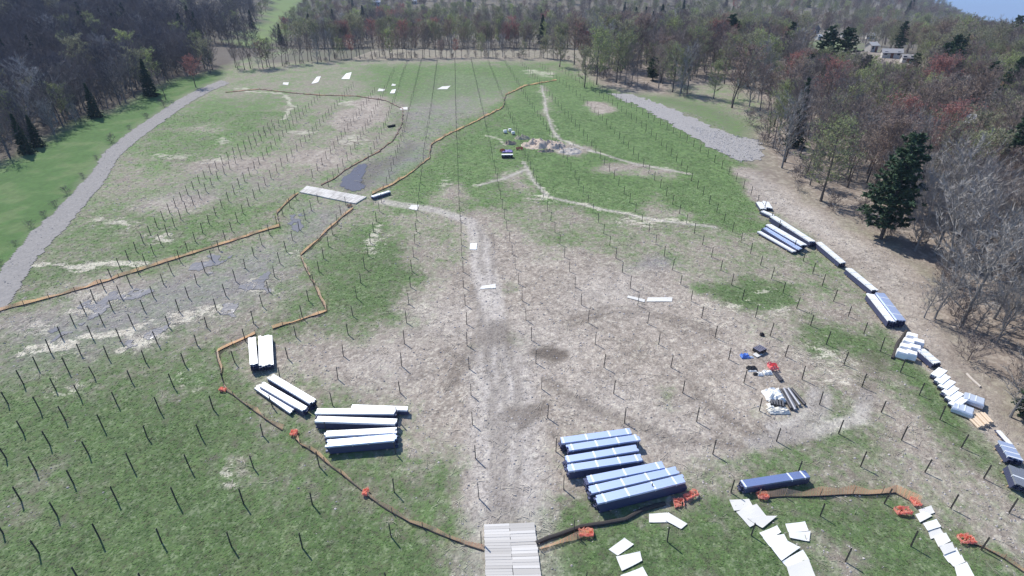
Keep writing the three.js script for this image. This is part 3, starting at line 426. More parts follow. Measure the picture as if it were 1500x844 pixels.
/* ------------------------------------------------------------------ white sheets lying on the grass */
const sheetMats = [M(0.74, 0.75, 0.74, 0.7), M(0.68, 0.68, 0.66, 0.75), M(0.62, 0.61, 0.58, 0.8)];
function whiteSheet(pts, label, group, lift = 0.06) {
  const P = pts.map(([a, b]) => flat(a, b)), c = P.reduce((s, p) => s.add(p), V(0, 0, 0)).multiplyScalar(1 / P.length); c.y = H(c.x, -c.z) + lift;
  const g = thing('white_sheet', c, 0, label, 'sheet', group), N = 5, q = (u, v) => { const a = P[0].clone().lerp(P[1], u), b = P[3].clone().lerp(P[2], u), p = a.lerp(b, v); return V(p.x - c.x, H(p.x, -p.z) - c.y + lift + 0.05 * noise(p.x * 1.3, p.z * 1.3) + 0.04 * ((u === 0 || u === 1) && (v === 0 || v === 1) ? PERM[(pts[0][0] * 13 + u * 7 + v * 3) & 1023] : 0), p.z - c.z); }, top = new MB();
  for (let i = 0; i < N; i++) for (let j = 0; j < N; j++) { const k = [q(i / N, j / N), q((i + 1) / N, j / N), q((i + 1) / N, (j + 1) / N), q(i / N, (j + 1) / N)]; top.quad(k[0], k[3], k[2], k[1]); const dn = k.map((p) => p.clone().setY(p.y - 0.03)); top.quad(dn[0], dn[1], dn[2], dn[3]); if (i === 0) top.quad(k[0], dn[0], dn[3], k[3]); if (i === N - 1) top.quad(k[1], k[2], dn[2], dn[1]); if (j === 0) top.quad(k[0], k[1], dn[1], dn[0]); if (j === N - 1) top.quad(k[3], dn[3], dn[2], k[2]); }
  mesh('board', top.geo(), sheetMats[Math.floor(PERM[(pts[0][0] * 17 + pts[0][1] * 5) & 65535] * 3)], g);
  return g;
}
const z7 = (l) => l.map(([a, b]) => [740 + a / 3.75, 619 + b / 3.75]), z8 = (l) => l.map(([a, b]) => [1100 + a / 3.75, 619 + b / 3.75]);
whiteSheet(z7([[790, 505], [888, 500], [925, 552], [790, 553]]), 'white sheet, left one of the pair right below the tallest blue-grey stack'); 
whiteSheet(z7([[893, 500], [1000, 562], [965, 592], [878, 545]]), 'white sheet, slanting right one of the pair below the tallest blue-grey stack', null, 0.1);
whiteSheet(z7([[568, 700], [655, 637], [706, 675], [618, 735]]), 'white sheet, topmost of the short line at the bottom beside the driveway');
whiteSheet(z7([[608, 742], [740, 715], [752, 765], [640, 822]]), 'white sheet, middle one of the short line at the bottom beside the driveway', null, 0.1);
whiteSheet(z7([[632, 845], [755, 797], [795, 870], [680, 890]]), 'white sheet, lowest of the short line at the bottom beside the driveway');
const words = ['topmost', 'second', 'third', 'fourth', 'fifth', 'sixth', 'seventh', 'eighth', 'ninth', 'tenth'];
[[[1068, 734], [1097, 732], [1104, 746], [1075, 750]], [[1078, 752], [1108, 740], [1124, 760], [1098, 774]], [[1094, 762], [1118, 758], [1138, 758], [1116, 776]], [[1112, 782], [1138, 771], [1144, 781], [1122, 794]], [[1117, 790], [1148, 784], [1155, 798], [1128, 804]], [[1128, 804], [1152, 795], [1172, 804], [1144, 824]], [[1145, 824], [1176, 806], [1186, 822], [1155, 834]], [[1152, 832], [1184, 820], [1194, 846], [1162, 862]]].forEach((p, i) => whiteSheet(p, words[i] + ' white sheet down the overlapping line left of the loose sheet pair', 'white sheets in the left overlapping line', 0.06 + (i % 3) * 0.045));
whiteSheet(z8([[188, 560], [296, 548], [316, 598], [205, 606]]), 'white sheet, upper of the loose pair between the two long lines');
whiteSheet(z8([[206, 608], [326, 602], [320, 656], [212, 640]]), 'white sheet, lower of the loose pair between the two long lines', null, 0.1);
[[[1345, 748], [1364, 741], [1369, 752], [1351, 758]], [[1340, 755], [1356, 750], [1365, 757], [1347, 767]], [[1351, 769], [1371, 762], [1378, 773], [1358, 780]], [[1359, 779], [1377, 774], [1383, 784], [1363, 791]], [[1367, 788], [1385, 782], [1392, 794], [1374, 803]], [[1374, 802], [1394, 796], [1399, 808], [1382, 815]], [[1381, 814], [1401, 803], [1407, 816], [1390, 826]], [[1389, 824], [1408, 814], [1413, 825], [1396, 832]], [[1397, 832], [1415, 826], [1426, 846], [1404, 856]]].forEach((p, i) => whiteSheet(p, words[i] + ' white sheet down the narrow right-hand line below the crumpled netting', 'white sheets in the right narrow line', 0.06 + (i % 3) * 0.04));
for (const [p, l] of [
  [[[500, 116], [507, 108], [515, 106], [512, 116]], 'white sheet strip on the far grass, right one of the slanting pair'], [[[456, 123], [464, 113], [470, 112], [466, 121]], 'white sheet strip on the far grass, left one of the slanting pair'], [[[414, 124], [415, 121], [423, 121], [422, 125]], 'small white sheet at the far left edge of the upper field'],
  [[[553, 134], [555, 130], [564, 131], [562, 134]], 'small white sheet, left one of the far group of three'], [[[571, 137], [574, 132], [580, 131], [578, 137]], 'small white sheet, lower right of the far group of three'], [[[573, 126], [575, 123], [580, 124], [579, 126]], 'small white sheet, upper right of the far group of three'], [[[586, 161], [587, 158], [597, 157], [597, 161]], 'small white sheet at the head of the muddy gully'], [[[640, 131], [648, 127], [660, 126], [655, 131]], 'broad white sheet in the middle of the far field'],
  [[[688, 366], [689, 357], [699, 357], [698, 366]], 'small square white sheet beside the wheel tracks'], [[[703, 424], [706, 420], [726, 417], [726, 423]], 'oblong white sheet on the bare soil below the wheel tracks'], [[[598, 306], [603, 301], [614, 301], [611, 309]], 'white sheet lying by a post right of the timber bridge'],
  [[[918, 437], [920, 434], [945, 439], [944, 443]], 'long white sheet, left of the two end to end on the bare soil'], [[[947, 442], [949, 436], [985, 437], [984, 443]], 'long white sheet, right of the two end to end on the bare soil'],
]) whiteSheet(p, l, null, 0.05);

/* ------------------------------------------------------------------ timber mats */
function timberWay(name, quad, n, rows, label, category) {
  const P = quad.map(([a, b]) => flat(a, b, 0.2)), r = rngOf(quad[0][0]), c = P.reduce((s, p) => s.add(p), V(0, 0, 0)).multiplyScalar(0.25); c.y = H(c.x, -c.z);
  const g = thing(name, c, 0, label, category);
  const mats = [0, 1, 2, 3].map((k) => M(0.44 + 0.05 * k, 0.42 + 0.05 * k, 0.395 + 0.05 * k, 0.85)), q = (u, v) => { const p = P[0].clone().lerp(P[1], u).lerp(P[3].clone().lerp(P[2], u), v); return V(p.x - c.x, H(p.x, -p.z) - c.y, p.z - c.z); };
  for (let i = 0; i < n; i++) for (let s = 0; s < rows; s++) {
    const e = 0.002, v0 = (i + (i % 4 === 0 ? 0.10 : 0.03)) / n, v1 = (i + 0.98) / n, w = (r() - 0.5) * 0.012, u0 = s / rows + e + w, u1 = (s + 1) / rows - e + w, hgt = 0.2 + (r() - 0.5) * 0.03;
    const b = [q(u0, v0), q(u1, v0), q(u1, v1), q(u0, v1)], t = b.map((p) => p.clone().setY(p.y + hgt)), m = new MB(); m.quad(t[0], t[1], t[2], t[3]); for (let k = 0; k < 4; k++) m.quad(b[k], b[(k + 1) % 4], t[(k + 1) % 4], t[k]);
    mesh('plank', m.geo(), mats[Math.floor(r() * 4)], g);
  }
  return g;
}
timberWay('timber_mat_way', [[709, 768], [783, 765], [797, 880], [712, 880]], 26, 2, 'pale timber mat driveway entering at the bottom between the orange fences', 'timber mat');
timberWay('timber_bridge', [[449, 272], [438, 281], [521, 298], [537, 288]], 30, 2, 'pale timber mat bridge crossing the muddy stream below the pond', 'bridge');

/* ------------------------------------------------------------------ orange fences */
const NT = (r, g, b) => new THREE.MeshPhysicalMaterial({ color: new THREE.Color().setRGB(r, g, b), roughness: 0.9, transmission: 0.6, thickness: 0, side: THREE.DoubleSide }), netMat = NT(1.0, 0.66, 0.42), netPale = NT(1.0, 0.68, 0.42), stakeMat = M(0.30, 0.22, 0.15, 0.9), sockMat = M(0.045, 0.04, 0.038, 0.95), redNet = NT(0.98, 0.50, 0.38);
function pathOf(pts) { const P = pts.map(([a, b]) => flat(a, b)), out = []; for (let i = 0; i < P.length - 1; i++) { const n = Math.max(1, Math.round(P[i].distanceTo(P[i + 1]) / 1.2)); for (let k = 0; k < n; k++) out.push(P[i].clone().lerp(P[i + 1], k / n)); } out.push(P[P.length - 1]); const r = rngOf(pts[0][0] | 0); return out.map((p) => ground(p.x + (r() - 0.5) * 0.14, p.z + (r() - 0.5) * 0.14)); }
function fence(pts, o, label) {
  const P = pathOf(pts), r = rngOf((pts[0][0] * 3 + pts[0][1]) | 0), g = thing('safety_fence', P[0].clone(), 0, label, 'fence'), net = new MB(), sock = new MB(), off = P[0], hh = (o.h || 0.75) * 0.72, lean = o.lean ?? 0.25;
  const top = P.map((p, i) => { const a = P[Math.max(0, i - 1)], b = P[Math.min(P.length - 1, i + 1)], n = V(-(b.z - a.z), 0, b.x - a.x).normalize(), k = hh * (i % 2 ? 0.82 : 1) * (0.6 + 0.65 * r()); return p.clone().addScaledVector(n, (r() - 0.5) * 0.5 - lean * k).setY(p.y + k * 0.95); });
  const rel = (p) => p.clone().sub(off), rows = 7;
  for (let i = 0; i < P.length - 1; i++) {
    const pt = (k, v) => rel(P[i + k].clone().lerp(top[i + k], v));
    for (let s = 0; s <= rows; s++) { const v = s / rows, w = 0.052; net.quad(pt(0, Math.max(0, v - w)), pt(1, Math.max(0, v - w)), pt(1, Math.min(1, v + w)), pt(0, Math.min(1, v + w))); }
    for (let s = 0; s < 6; s++) { const t = s / 6, A = pt(0, 0).lerp(pt(1, 0), t), B = pt(0, 1).lerp(pt(1, 1), t), C = pt(0, 1).lerp(pt(1, 1), t + 0.04), D = pt(0, 0).lerp(pt(1, 0), t + 0.04); net.quad(A, D, C, B); }
    if (i % 2 === 0) mesh('stake', new MB().box(rel(P[i]).x, rel(P[i]).y - 0.1, rel(P[i]).z, 0.05, hh + 0.25, 0.05).geo(), stakeMat, g);
    if (o.sock !== false) sock.tube(rel(P[i]).setY(rel(P[i]).y + 0.06), rel(P[i + 1]).setY(rel(P[i + 1]).y + 0.06), 0.055, 0.055, 6);
  }
  mesh('netting', net.geo(), o.mat || netMat, g); if (o.sock !== false) mesh('sock', sock.geo(), sockMat, g);
  return g;
}
fence([[-40, 470], [0, 456], [53, 443], [110, 427], [190, 402], [270, 376], [350, 351], [385, 339], [409, 333], [406, 312], [420, 298], [437, 284]], { mat: netPale }, 'long brown-orange fence along the left side of the muddy stream up to the bridge');
fence([[517, 306], [490, 328], [465, 352], [440, 375], [447, 393], [458, 415], [470, 440], [479, 457], [440, 469], [400, 482]], { mat: netPale }, 'brown-orange fence running down from the bridge in an elbow beside the stream');
fence([[374, 490], [340, 504], [317, 517], [322, 540], [330, 573], [352, 588], [375, 605], [412, 632]], { mat: netPale, h: 0.65 }, 'drooping orange fence around the corner beside the upper white stacks');
fence([[432, 644], [465, 668], [500, 695], [532, 720]], { mat: netPale, h: 0.65 }, 'short orange fence length between two crumpled red tangles at lower left');
fence([[540, 727], [575, 752], [600, 767], [640, 782], [680, 798], [709, 808]], {}, 'bright orange fence ending at the left side of the timber driveway');
fence([[545, 285], [575, 271], [605, 252], [628, 233], [632, 212], [660, 196], [690, 182], [737, 158], [741, 140], [770, 126], [815, 118]], { mat: netPale, lean: 0.1 }, 'brown-orange fence running from the pond up the slope to the far right treeline');
fence([[470, 272], [490, 262], [510, 247], [535, 233], [556, 222], [578, 204], [590, 180], [590, 160], [565, 148], [520, 141], [470, 140], [430, 137], [380, 131], [330, 136]], { mat: NT(0.66, 0.42, 0.32), lean: 0.1, h: 0.48 }, 'dull brown fence curving from the pond around the top of the muddy gully');
fence([[790, 805], [815, 798], [845, 789], [868, 781]], { sock: false }, 'short orange fence starting at the right side of the timber driveway');
fence([[1110, 729], [1150, 729], [1200, 728], [1250, 726], [1310, 722], [1345, 742]], { h: 1.15 }, 'long straight orange fence below the lone dark blue stack');
fence([[1415, 795], [1440, 802], [1470, 820], [1510, 848]], { mat: netPale, h: 0.6 }, 'orange-brown fence leaving the lower right corner of the field');
function tubeThing(name, pts, rad, mat, label, category) { const P = pathOf(pts), g = new MB(); for (let i = 0; i < P.length - 1; i++) g.tube(P[i].clone().sub(P[0]).add(V(0, rad * 0.7, 0)), P[i + 1].clone().sub(P[0]).add(V(0, rad * 0.7, 0)), rad, rad, 8, true); const m = mesh(name, g.geo(), mat); m.position.copy(P[0]); return tag(m, label, category); }
tubeThing('filter_sock', [[786, 797], [820, 785], [850, 773], [885, 769], [915, 762], [940, 748], [975, 740]], 0.17, sockMat, 'black filter sock winding from the driveway to the crumpled red netting', 'filter sock');
tubeThing('filter_sock', [[1306, 526], [1313, 507], [1320, 495], [1328, 486]], 0.16, sockMat, 'black pipe lying beside the cluster of white wrapped pallets', 'pipe');
tubeThing('log', [[568, 187], [579, 185]], 0.3, sockMat, 'short dark log lying on the bare ridge above the muddy gully', 'log');
tubeThing('log', [[1415, 548], [1436, 568]], 0.12, M(0.5, 0.45, 0.4), 'thin pale log lying at the wood edge beside the short white bundles', 'log');
function tangle(px, py, w, d, h, mat, label, category = 'netting', name = 'crumpled_netting') {
  const sm = px < 600 ? 0.46 : 0.66; w *= sm; d *= sm; h *= 0.7;
  const p = at(px, py), g = thing(name, p, 0, label, category), r = rngOf((px * 11 + py) | 0);
  for (let k = 0; k < 3; k++) { const b = new MB(); for (let s = 0; s < 5; s++) { let q = V((r() - 0.5) * w, 0.05, (r() - 0.5) * d), a = r() * 6.28; for (let i = 0; i < 7; i++) { a += (r() - 0.5) * 2.2; const n = V(clamp(q.x + Math.cos(a) * 0.3, -w / 2, w / 2), 0.04 + h * r() * (1 - Math.abs(q.x) / w), clamp(q.z + Math.sin(a) * 0.3, -d / 2, d / 2)), up = V((r() - 0.5) * 0.1, 0.16 + 0.1 * r(), (r() - 0.5) * 0.1); b.quad(q, n, n.clone().add(up), q.clone().add(up)); q = n; } } mesh('fold', b.geo(), mat, g); }
  return g;
}
tangle(431, 637, 1.2, 1.0, 0.5, redNet, 'crumpled red netting at the fence bend below the slanting white stacks');
tangle(536, 724, 0.9, 1.0, 0.5, redNet, 'crumpled red netting between two fence lengths in the lower left grass');
tangle(327, 573, 1.3, 0.6, 0.4, redNet, 'small crumpled red netting at the far left fence bend');
tangle(858, 783, 1.6, 0.8, 0.5, redNet, 'crumpled red netting at the free end of the short fence right of the driveway');
const t1 = tangle(1012, 728, 1.9, 0.7, 0.5, redNet, 'long crumpled orange-red netting beside the tallest blue-grey stack'); t1.rotation.y = 0.45;
tangle(994, 740, 1.2, 1.0, 0.5, redNet, 'folded end of orange-red netting above the slanting white sheet');
tangle(1116, 729, 1.2, 0.8, 0.5, redNet, 'crumpled orange netting at the left end of the long straight fence');
tangle(1340, 738, 0.8, 1.0, 0.4, redNet, 'crumpled orange netting at the right end of the long straight fence');
tangle(1322, 751, 1.8, 0.8, 0.45, redNet, 'crumpled orange netting left of the narrow line of white sheets');
tangle(1414, 793, 1.6, 0.9, 0.45, redNet, 'crumpled orange netting right of the narrow line of white sheets');
tangle(1131.5, 540, 1.3, 1.2, 0.6, M(0.95, 0.25, 0.25, 0.7), 'bright red crumpled netting among the debris on the right soil');
tangle(736, 222, 1.6, 1.6, 0.5, M(0.55, 0.20, 0.12, 0.8), 'dull orange netting heap left of the purple tarp by the soil mound');
tangle(761, 219, 2.2, 1.6, 0.5, M(0.55, 0.22, 0.15, 0.8), 'orange netting heap between the purple tarp and the soil mound');
tangle(512, 303, 1.4, 1.0, 0.5, M(0.62, 0.42, 0.28, 0.85), 'faded tan netting bunched at the end of the fence below the bridge');

/* ------------------------------------------------------------------ debris */
function crumple(name, px, py, w, d, h, mat, label, category, lift = 0.03) {
  const p = at(px, py), N = 12, b = new MB(), s = px * 3.1, q = (i, j) => { const u = i / N - 0.5, v = j / N - 0.5, e = 1 - Math.max(Math.abs(u), Math.abs(v)) * 2, x = u * w * (1 + 0.25 * (noise(s + j * 0.7, i * 0.2) - 0.5)), z = v * d * (1 + 0.25 * (noise(s + 40, i * 0.7) - 0.5)); return V(x, lift + h * (0.25 + Math.min(1, e * 3) * 0.75) * (0.3 + noise(s + i * 0.9, j * 0.9)) * 0.8, z); };
  for (let i = 0; i < N; i++) for (let j = 0; j < N; j++) b.quad(q(i, j), q(i, j + 1), q(i + 1, j + 1), q(i + 1, j));
  for (let i = 0; i < N; i++) { const k = (a, c) => { const e = a.clone(); e.y = -0.02; const f = c.clone(); f.y = -0.02; b.quad(a, c, f, e); }; k(q(i, 0), q(i + 1, 0)); k(q(i, N), q(i + 1, N)); k(q(0, i), q(0, i + 1)); k(q(N, i), q(N, i + 1)); }
  const m = mesh(name, b.geo(), mat); m.position.copy(p); return tag(m, label, category);
}
const blackMat = M(0.02, 0.02, 0.025, 0.7), whiteMat = M(0.80, 0.80, 0.78, 0.6);
crumple('tarp', 1091, 523, 0.9, 0.6, 0.45, M(0.10, 0.22, 0.62, 0.6), 'small crumpled blue tarp left of the dark crate in the debris', 'tarp');
crumple('plastic_sheet', 1098, 524, 0.8, 0.3, 0.15, M(0.45, 0.55, 0.68, 0.6), 'pale blue plastic lying between the blue tarp and the dark crate', 'plastic sheet');
crumple('plastic_sheet', 1101, 541, 1.0, 0.55, 0.3, blackMat, 'black plastic sheet, left one in the debris', 'plastic sheet', 0.1);
crumple('plastic_sheet', 1102, 543.5, 0.9, 0.3, 0.12, whiteMat, 'white plastic under the left black sheet in the debris', 'plastic sheet');
crumple('plastic_sheet', 1107, 549, 0.5, 0.3, 0.2, blackMat, 'small black plastic sheet beneath the left black sheet in the debris', 'plastic sheet', 0.06);
crumple('plastic_sheet', 1113, 549, 0.65, 0.5, 0.3, whiteMat, 'white plastic sheet right of the small black one in the debris', 'plastic sheet');
crumple('plastic_sheet', 1122, 547, 0.6, 0.55, 0.35, whiteMat, 'white sacking, left of the two lumps under the red netting', 'sack'); crumple('plastic_sheet', 1127, 547, 0.5, 0.5, 0.35, whiteMat, 'white sacking, right of the two lumps under the red netting', 'sack');
crumple('plastic_sheet', 1133, 582, 1.7, 1.7, 0.8, whiteMat, 'white plastic heap on the upper left of the pipe pile', 'plastic sheet'); crumple('plastic_sheet', 1140, 603, 2.0, 0.8, 0.45, M(0.68, 0.66, 0.60, 0.8), 'dirty white sacking in front of the pipe pile', 'sack'); crumple('plastic_sheet', 1129, 597, 0.5, 0.9, 0.3, whiteMat, 'narrow white sacking at the left foot of the pipe pile', 'sack');
function slatCrate(px, py, turn, label, mat) { const g = thing('crate', at(px, py), turn, label, 'crate'); for (let k = 0; k < 5; k++) mesh('slat', new MB().box(-0.5 + k * 0.25, 0.42, 0, 0.15, 0.04, 0.9).geo(), mat, g); for (const s of [-1, 1]) mesh('side', new MB().box(0, 0, s * 0.42, 1.15, 0.41, 0.05).geo(), blackMat, g); for (const s of [-1, 1]) mesh('end', new MB().box(s * 0.55, 0, 0, 0.05, 0.4, 0.78).geo(), blackMat, g); return g; }
slatCrate(1112, 515, 0.5, 'dark slatted crate in the debris above the red netting', M(0.16, 0.16, 0.22, 0.7)); slatCrate(1137, 594, -0.35, 'dark slatted crate half hidden in the pipe pile', M(0.10, 0.10, 0.11, 0.8));
whiteSheet([[1102, 521], [1110, 516], [1117, 521], [1109, 525]], 'small white board leaning against the dark crate in the debris', null, 0.1);
crumple('plastic_sheet', 1116, 491.5, 0.45, 0.4, 0.4, blackMat, 'small black lump lying alone above the debris', 'bag');
[[[1143, 573], [1158.6, 601], 'leftmost'], [[1147.8, 571.6], [1164.7, 603], 'second from the left'], [[1150.5, 573], [1166, 599], 'third from the left'], [[1154, 571.6], [1171, 596], 'second from the right'], [[1158.6, 571.6], [1178.6, 595], 'rightmost']].forEach(([a, c, l], i) => { const A = at(...a), B = at(...c), o = mesh('steel_pipe', new MB().tube(V(0, 0.2, 0), B.clone().sub(A).add(V(0, 0.2, 0)), 0.15, 0.15, 10, true).geo(), [M(0.05, 0.05, 0.06, 0.6, 0.2), M(0.24, 0.25, 0.29, 0.55, 0.3)][i % 2]); o.position.copy(A); tag(o, l + ' of the five pipes slanting in the pipe pile', 'pipe', 'pipes in the pile'); });
for (const [a, c, l] of [[[1133, 546], [1143, 560], 'left'], [[1136, 545], [1146, 559], 'right']]) { const A = at(...a), B = at(...c), o = mesh('plank', new MB().box(0, 0, 0, A.distanceTo(B), 0.18, 0.2).geo(), M(0.06, 0.06, 0.075, 0.8)); o.position.copy(A.clone().lerp(B, 0.5)); o.rotation.y = Math.atan2(-(B.z - A.z), B.x - A.x); tag(o, 'dark plank, ' + l + ' one of the two below the red netting', 'plank'); }
// the dug place on the slope
function mound(px, py, w, d, h, mat, label, category = 'soil mound') { const p = at(px, py), N = 24, b = new MB(), q = (i, j) => { const u = i / N * 2 - 1, v = j / N * 2 - 1, e = clamp(1 - Math.hypot(u, v)); return V(u * w / 2, H(p.x + u * w / 2, -(p.z + v * d / 2)) - p.y - 0.12 + h * sstep(0, 0.45, e) * (2.4 * fbm(u * 4 + px, v * 4, 4) - 0.3), v * d / 2); }; for (let i = 0; i < N; i++) for (let j = 0; j < N; j++) b.quad(q(i, j), q(i, j + 1), q(i + 1, j + 1), q(i + 1, j)); const m = mesh('soil_mound', b.geo(), mat); m.position.copy(p); return tag(m, label, category); }
const soil = M(0.52, 0.43, 0.35, 1), soilDark = M(0.30, 0.25, 0.2, 1);
mound(785, 213, 7.5, 6, 0.85, soil, 'pale soil mound in the middle of the dug place on the slope'); mound(812, 214, 5.6, 5.5, 0.9, soil, 'pale soil mound at the right end of the dug place on the slope'); mound(765, 203, 4.2, 2.2, 0.6, M(0.42, 0.38, 0.28, 1), 'straw-topped soil ridge at the back of the dug place'); mound(800, 222, 4.5, 1.6, 0.4, soilDark, 'dark soil heap at the front of the dug place'); mound(748, 211, 3, 2, 0.6, soilDark, 'dark soil ridge behind the purple tarp'); mound(835, 222, 6, 5, 0.4, M(0.40, 0.37, 0.34, 1), 'flat grey soil spill at the right of the dug place');
crumple('tarp', 743, 222, 2.2, 1.8, 0.3, M(0.20, 0.16, 0.42, 0.6), 'purple-blue tarp lying behind the dark box by the soil mound', 'tarp');
{ const p = at(743, 231), g = thing('tool_box', p, 0.05, 'long dark box with a white lid in front of the purple tarp', 'box'); mesh('body', new MB().box(0, 0, 0, 2.3, 0.6, 0.7).geo(), blackMat, g); mesh('lid', new MB().box(0, 0.602, 0, 2.36, 0.1, 0.76).geo(), whiteMat, g); for (const s of [-0.7, 0.7]) mesh('latch', new MB().box(s, 0.42, 0.365, 0.1, 0.16, 0.03).geo(), strapMat, g); }
for (const [x, y, l] of [[740, 195, 'left'], [747, 193, 'upper right'], [751.5, 197, 'lower right']]) { const g = thing('wrapped_pallet', at(x, y), 0.3, 'white wrapped load, ' + l + ' one of the three above the dug place', 'pallet', 'white loads above the dug place'); const geo = new THREE.BoxGeometry(0.75, 0.6, 0.7, 4, 4, 4), q = geo.attributes.position; for (let i = 0; i < q.count; i++) { const k = 1 - 0.15 * Math.pow(Math.abs(q.getY(i)) / 0.3, 3); q.setXYZ(i, q.getX(i) * k, q.getY(i) + 0.42, q.getZ(i) * k); } geo.computeVertexNormals(); mesh('load', geo, whiteMat, g); for (const k of [-0.25, 0.25]) mesh('runner', new MB().box(0, 0, k, 0.8, 0.12, 0.1).geo(), woodMat, g); }

/* ------------------------------------------------------------------ trees */
function bareTree(seed, h, o = {}) {                   // trunk, and a crown of limbs, twigs and perhaps buds
  const r = rngOf(seed), T = new MB(), C = new MB(), Lf = new MB(), pts = []; let p = V(0, -0.3, 0), lean = V((r() - 0.5) * 0.12, 1, (r() - 0.5) * 0.12);
  const n = 7, r0 = h * (o.thick || 0.0125); for (let i = 0; i <= n; i++) { pts.push(p.clone()); p = p.clone().addScaledVector(lean.clone().normalize(), h * (o.top || 0.86) / n); lean.x += (r() - 0.5) * 0.16; lean.z += (r() - 0.5) * 0.16; }
  for (let i = 0; i < n; i++) T.tube(pts[i], pts[i + 1], r0 * (1 - i / n * 0.85) * (i === 0 ? 1.25 : 1), r0 * (1 - (i + 1) / n * 0.85), 6);
  const along = (t) => { const k = Math.min(n - 1e-3, t * n), i = Math.floor(k); return pts[i].clone().lerp(pts[i + 1], k - i); };
  const nb = o.branches || 24, low = o.low ?? 0.36, wide = (o.wide || 0.24) * h;
  for (let b = 0; b < nb; b++) {
    const t = low + (1 - low) * (b + r() * 0.8) / nb, s = along(t), az = b * 2.4 + r() * 0.9, prof = Math.sin(Math.PI * clamp(0.22 + 0.74 * (t - low) / (1 - low))), L = wide * (0.55 + 0.6 * r()) * (0.35 + 0.8 * prof), up = 0.55 + 0.75 * t * r() + (o.up || 0), d = V(Math.cos(az), up, Math.sin(az)).normalize(), m = s.clone().addScaledVector(d, L * 0.5), d2 = d.clone().add(V((r() - 0.5) * 0.5, 0.35, (r() - 0.5) * 0.5)).normalize(), e = m.clone().addScaledVector(d2, L * 0.55), rb = r0 * 0.36 * (1.15 - t);
    C.tube(s, m, rb, rb * 0.65, 4); C.tube(m, e, rb * 0.65, rb * 0.2, 3);
    for (let k = 0; k < 6; k++) {
      const q = k < 3 ? s.clone().lerp(m, 0.35 + 0.2 * k + r() * 0.1) : m.clone().lerp(e, (k - 2.6) / 3.2 + r() * 0.1), dd = d2.clone().add(V((r() - 0.5) * 1.6, (r() - 0.3) * 1.1, (r() - 0.5) * 1.6)).normalize(), l2 = L * (0.24 + 0.26 * r()), f = q.clone().addScaledVector(dd, l2); C.tube(q, f, rb * 0.3, rb * 0.12, 3);
      for (let w = 0; w < (o.twigs || 11); w++) {
        const a = q.clone().lerp(f, 0.2 + 0.85 * r()), td = dd.clone().add(V((r() - 0.5) * 1.8, (r() - 0.35) * 1.4, (r() - 0.5) * 1.8)).normalize(), len = h * (0.028 + 0.05 * r()), c = a.clone().addScaledVector(td, len), sd = V(r() - 0.5, r() - 0.5, r() - 0.5).cross(td).normalize().multiplyScalar((o.tw || 0.016) + 0.012 * r());
        C.tri(a.clone().add(sd), a.clone().sub(sd), c);
        if (o.leaf) for (let z = 0; z < 2; z++) { const x = a.clone().lerp(c, r()).add(V(r() - 0.5, r() - 0.5, r() - 0.5).multiplyScalar(0.25)), u = V(r() - 0.5, r() - 0.5, r() - 0.5).normalize().multiplyScalar(o.leaf * (0.6 + r())), v = V(r() - 0.5, r() - 0.5, r() - 0.5).normalize().multiplyScalar(o.leaf * (0.6 + r())); Lf.tri(x, x.clone().add(u), x.clone().add(v)); }
      }
    }
  }
  return { trunk: T.geo(), crown: C.geo(), leaves: o.leaf ? Lf.geo() : null, h };
}
function conifer(seed, h, o = {}) {
  const r = rngOf(seed), T = new MB(), C = new MB(), r0 = h * 0.016; T.tube(V(0, -0.3, 0), V(0, h * 0.5, 0), r0, r0 * 0.6, 7); T.tube(V(0, h * 0.5, 0), V(0, h * 0.97, 0), r0 * 0.6, r0 * 0.1, 6);
  const rows = o.rows || 17, low = o.low ?? 0.12;
  for (let i = 0; i < rows; i++) {
    const t = low + (1 - low) * i / rows, y = t * h, prof = o.pine ? Math.pow(clamp(1.02 - t), 0.55) * (0.7 + 0.3 * sstep(0.0, 0.3, t - low)) : clamp(1.04 - t), nb = o.pine ? 8 : 9;
    for (let b = 0; b < nb; b++) {
      if (o.pine && r() < 0.12) continue;
      const az = b / nb * 6.283 + i * 1.1 + r() * 0.6, L = h * (o.wide || 0.2) * prof * (0.7 + 0.5 * r()), dy = o.pine ? 0.15 + 0.3 * t : -0.25 + 0.5 * t, d = V(Math.cos(az), dy, Math.sin(az)).normalize(), s = V(0, y + (r() - 0.5) * h * 0.03, 0), e = s.clone().addScaledVector(d, L);
      C.tube(s, e, r0 * 0.16, r0 * 0.04, 3);
      const nt = Math.max(3, Math.round(L / (h * 0.02)));
      for (let k = 0; k < nt; k++) { const q = s.clone().lerp(e, 0.25 + 0.78 * (k + r()) / nt).add(V((r() - 0.5) * L * 0.28, (r() - 0.4) * h * 0.025, (r() - 0.5) * L * 0.28)); for (let w = 0; w < (o.pine ? 15 : 10); w++) { const u = V(r() - 0.5, (r() - 0.3) * 0.8, r() - 0.5).normalize().multiplyScalar(h * (0.018 + 0.022 * r())), v = V(r() - 0.5, (r() - 0.5) * 0.5, r() - 0.5).normalize().multiplyScalar(h * 0.013); C.tri(q.clone().add(v), q.clone().sub(v), q.clone().add(u)); } }
    }
  }
  return { trunk: T.geo(), crown: C.geo(), h };
}
const LF = (r, g, b) => new THREE.MeshPhysicalMaterial({ color: new THREE.Color().setRGB(r, g, b), roughness: 1, transmission: 0.5, thickness: 0, side: THREE.DoubleSide });
const bark = M(0.10, 0.085, 0.075, 1), barkGrey = M(0.24, 0.225, 0.21, 1);
const mk = (n, f) => Array.from({ length: n }, (_, i) => f(i));
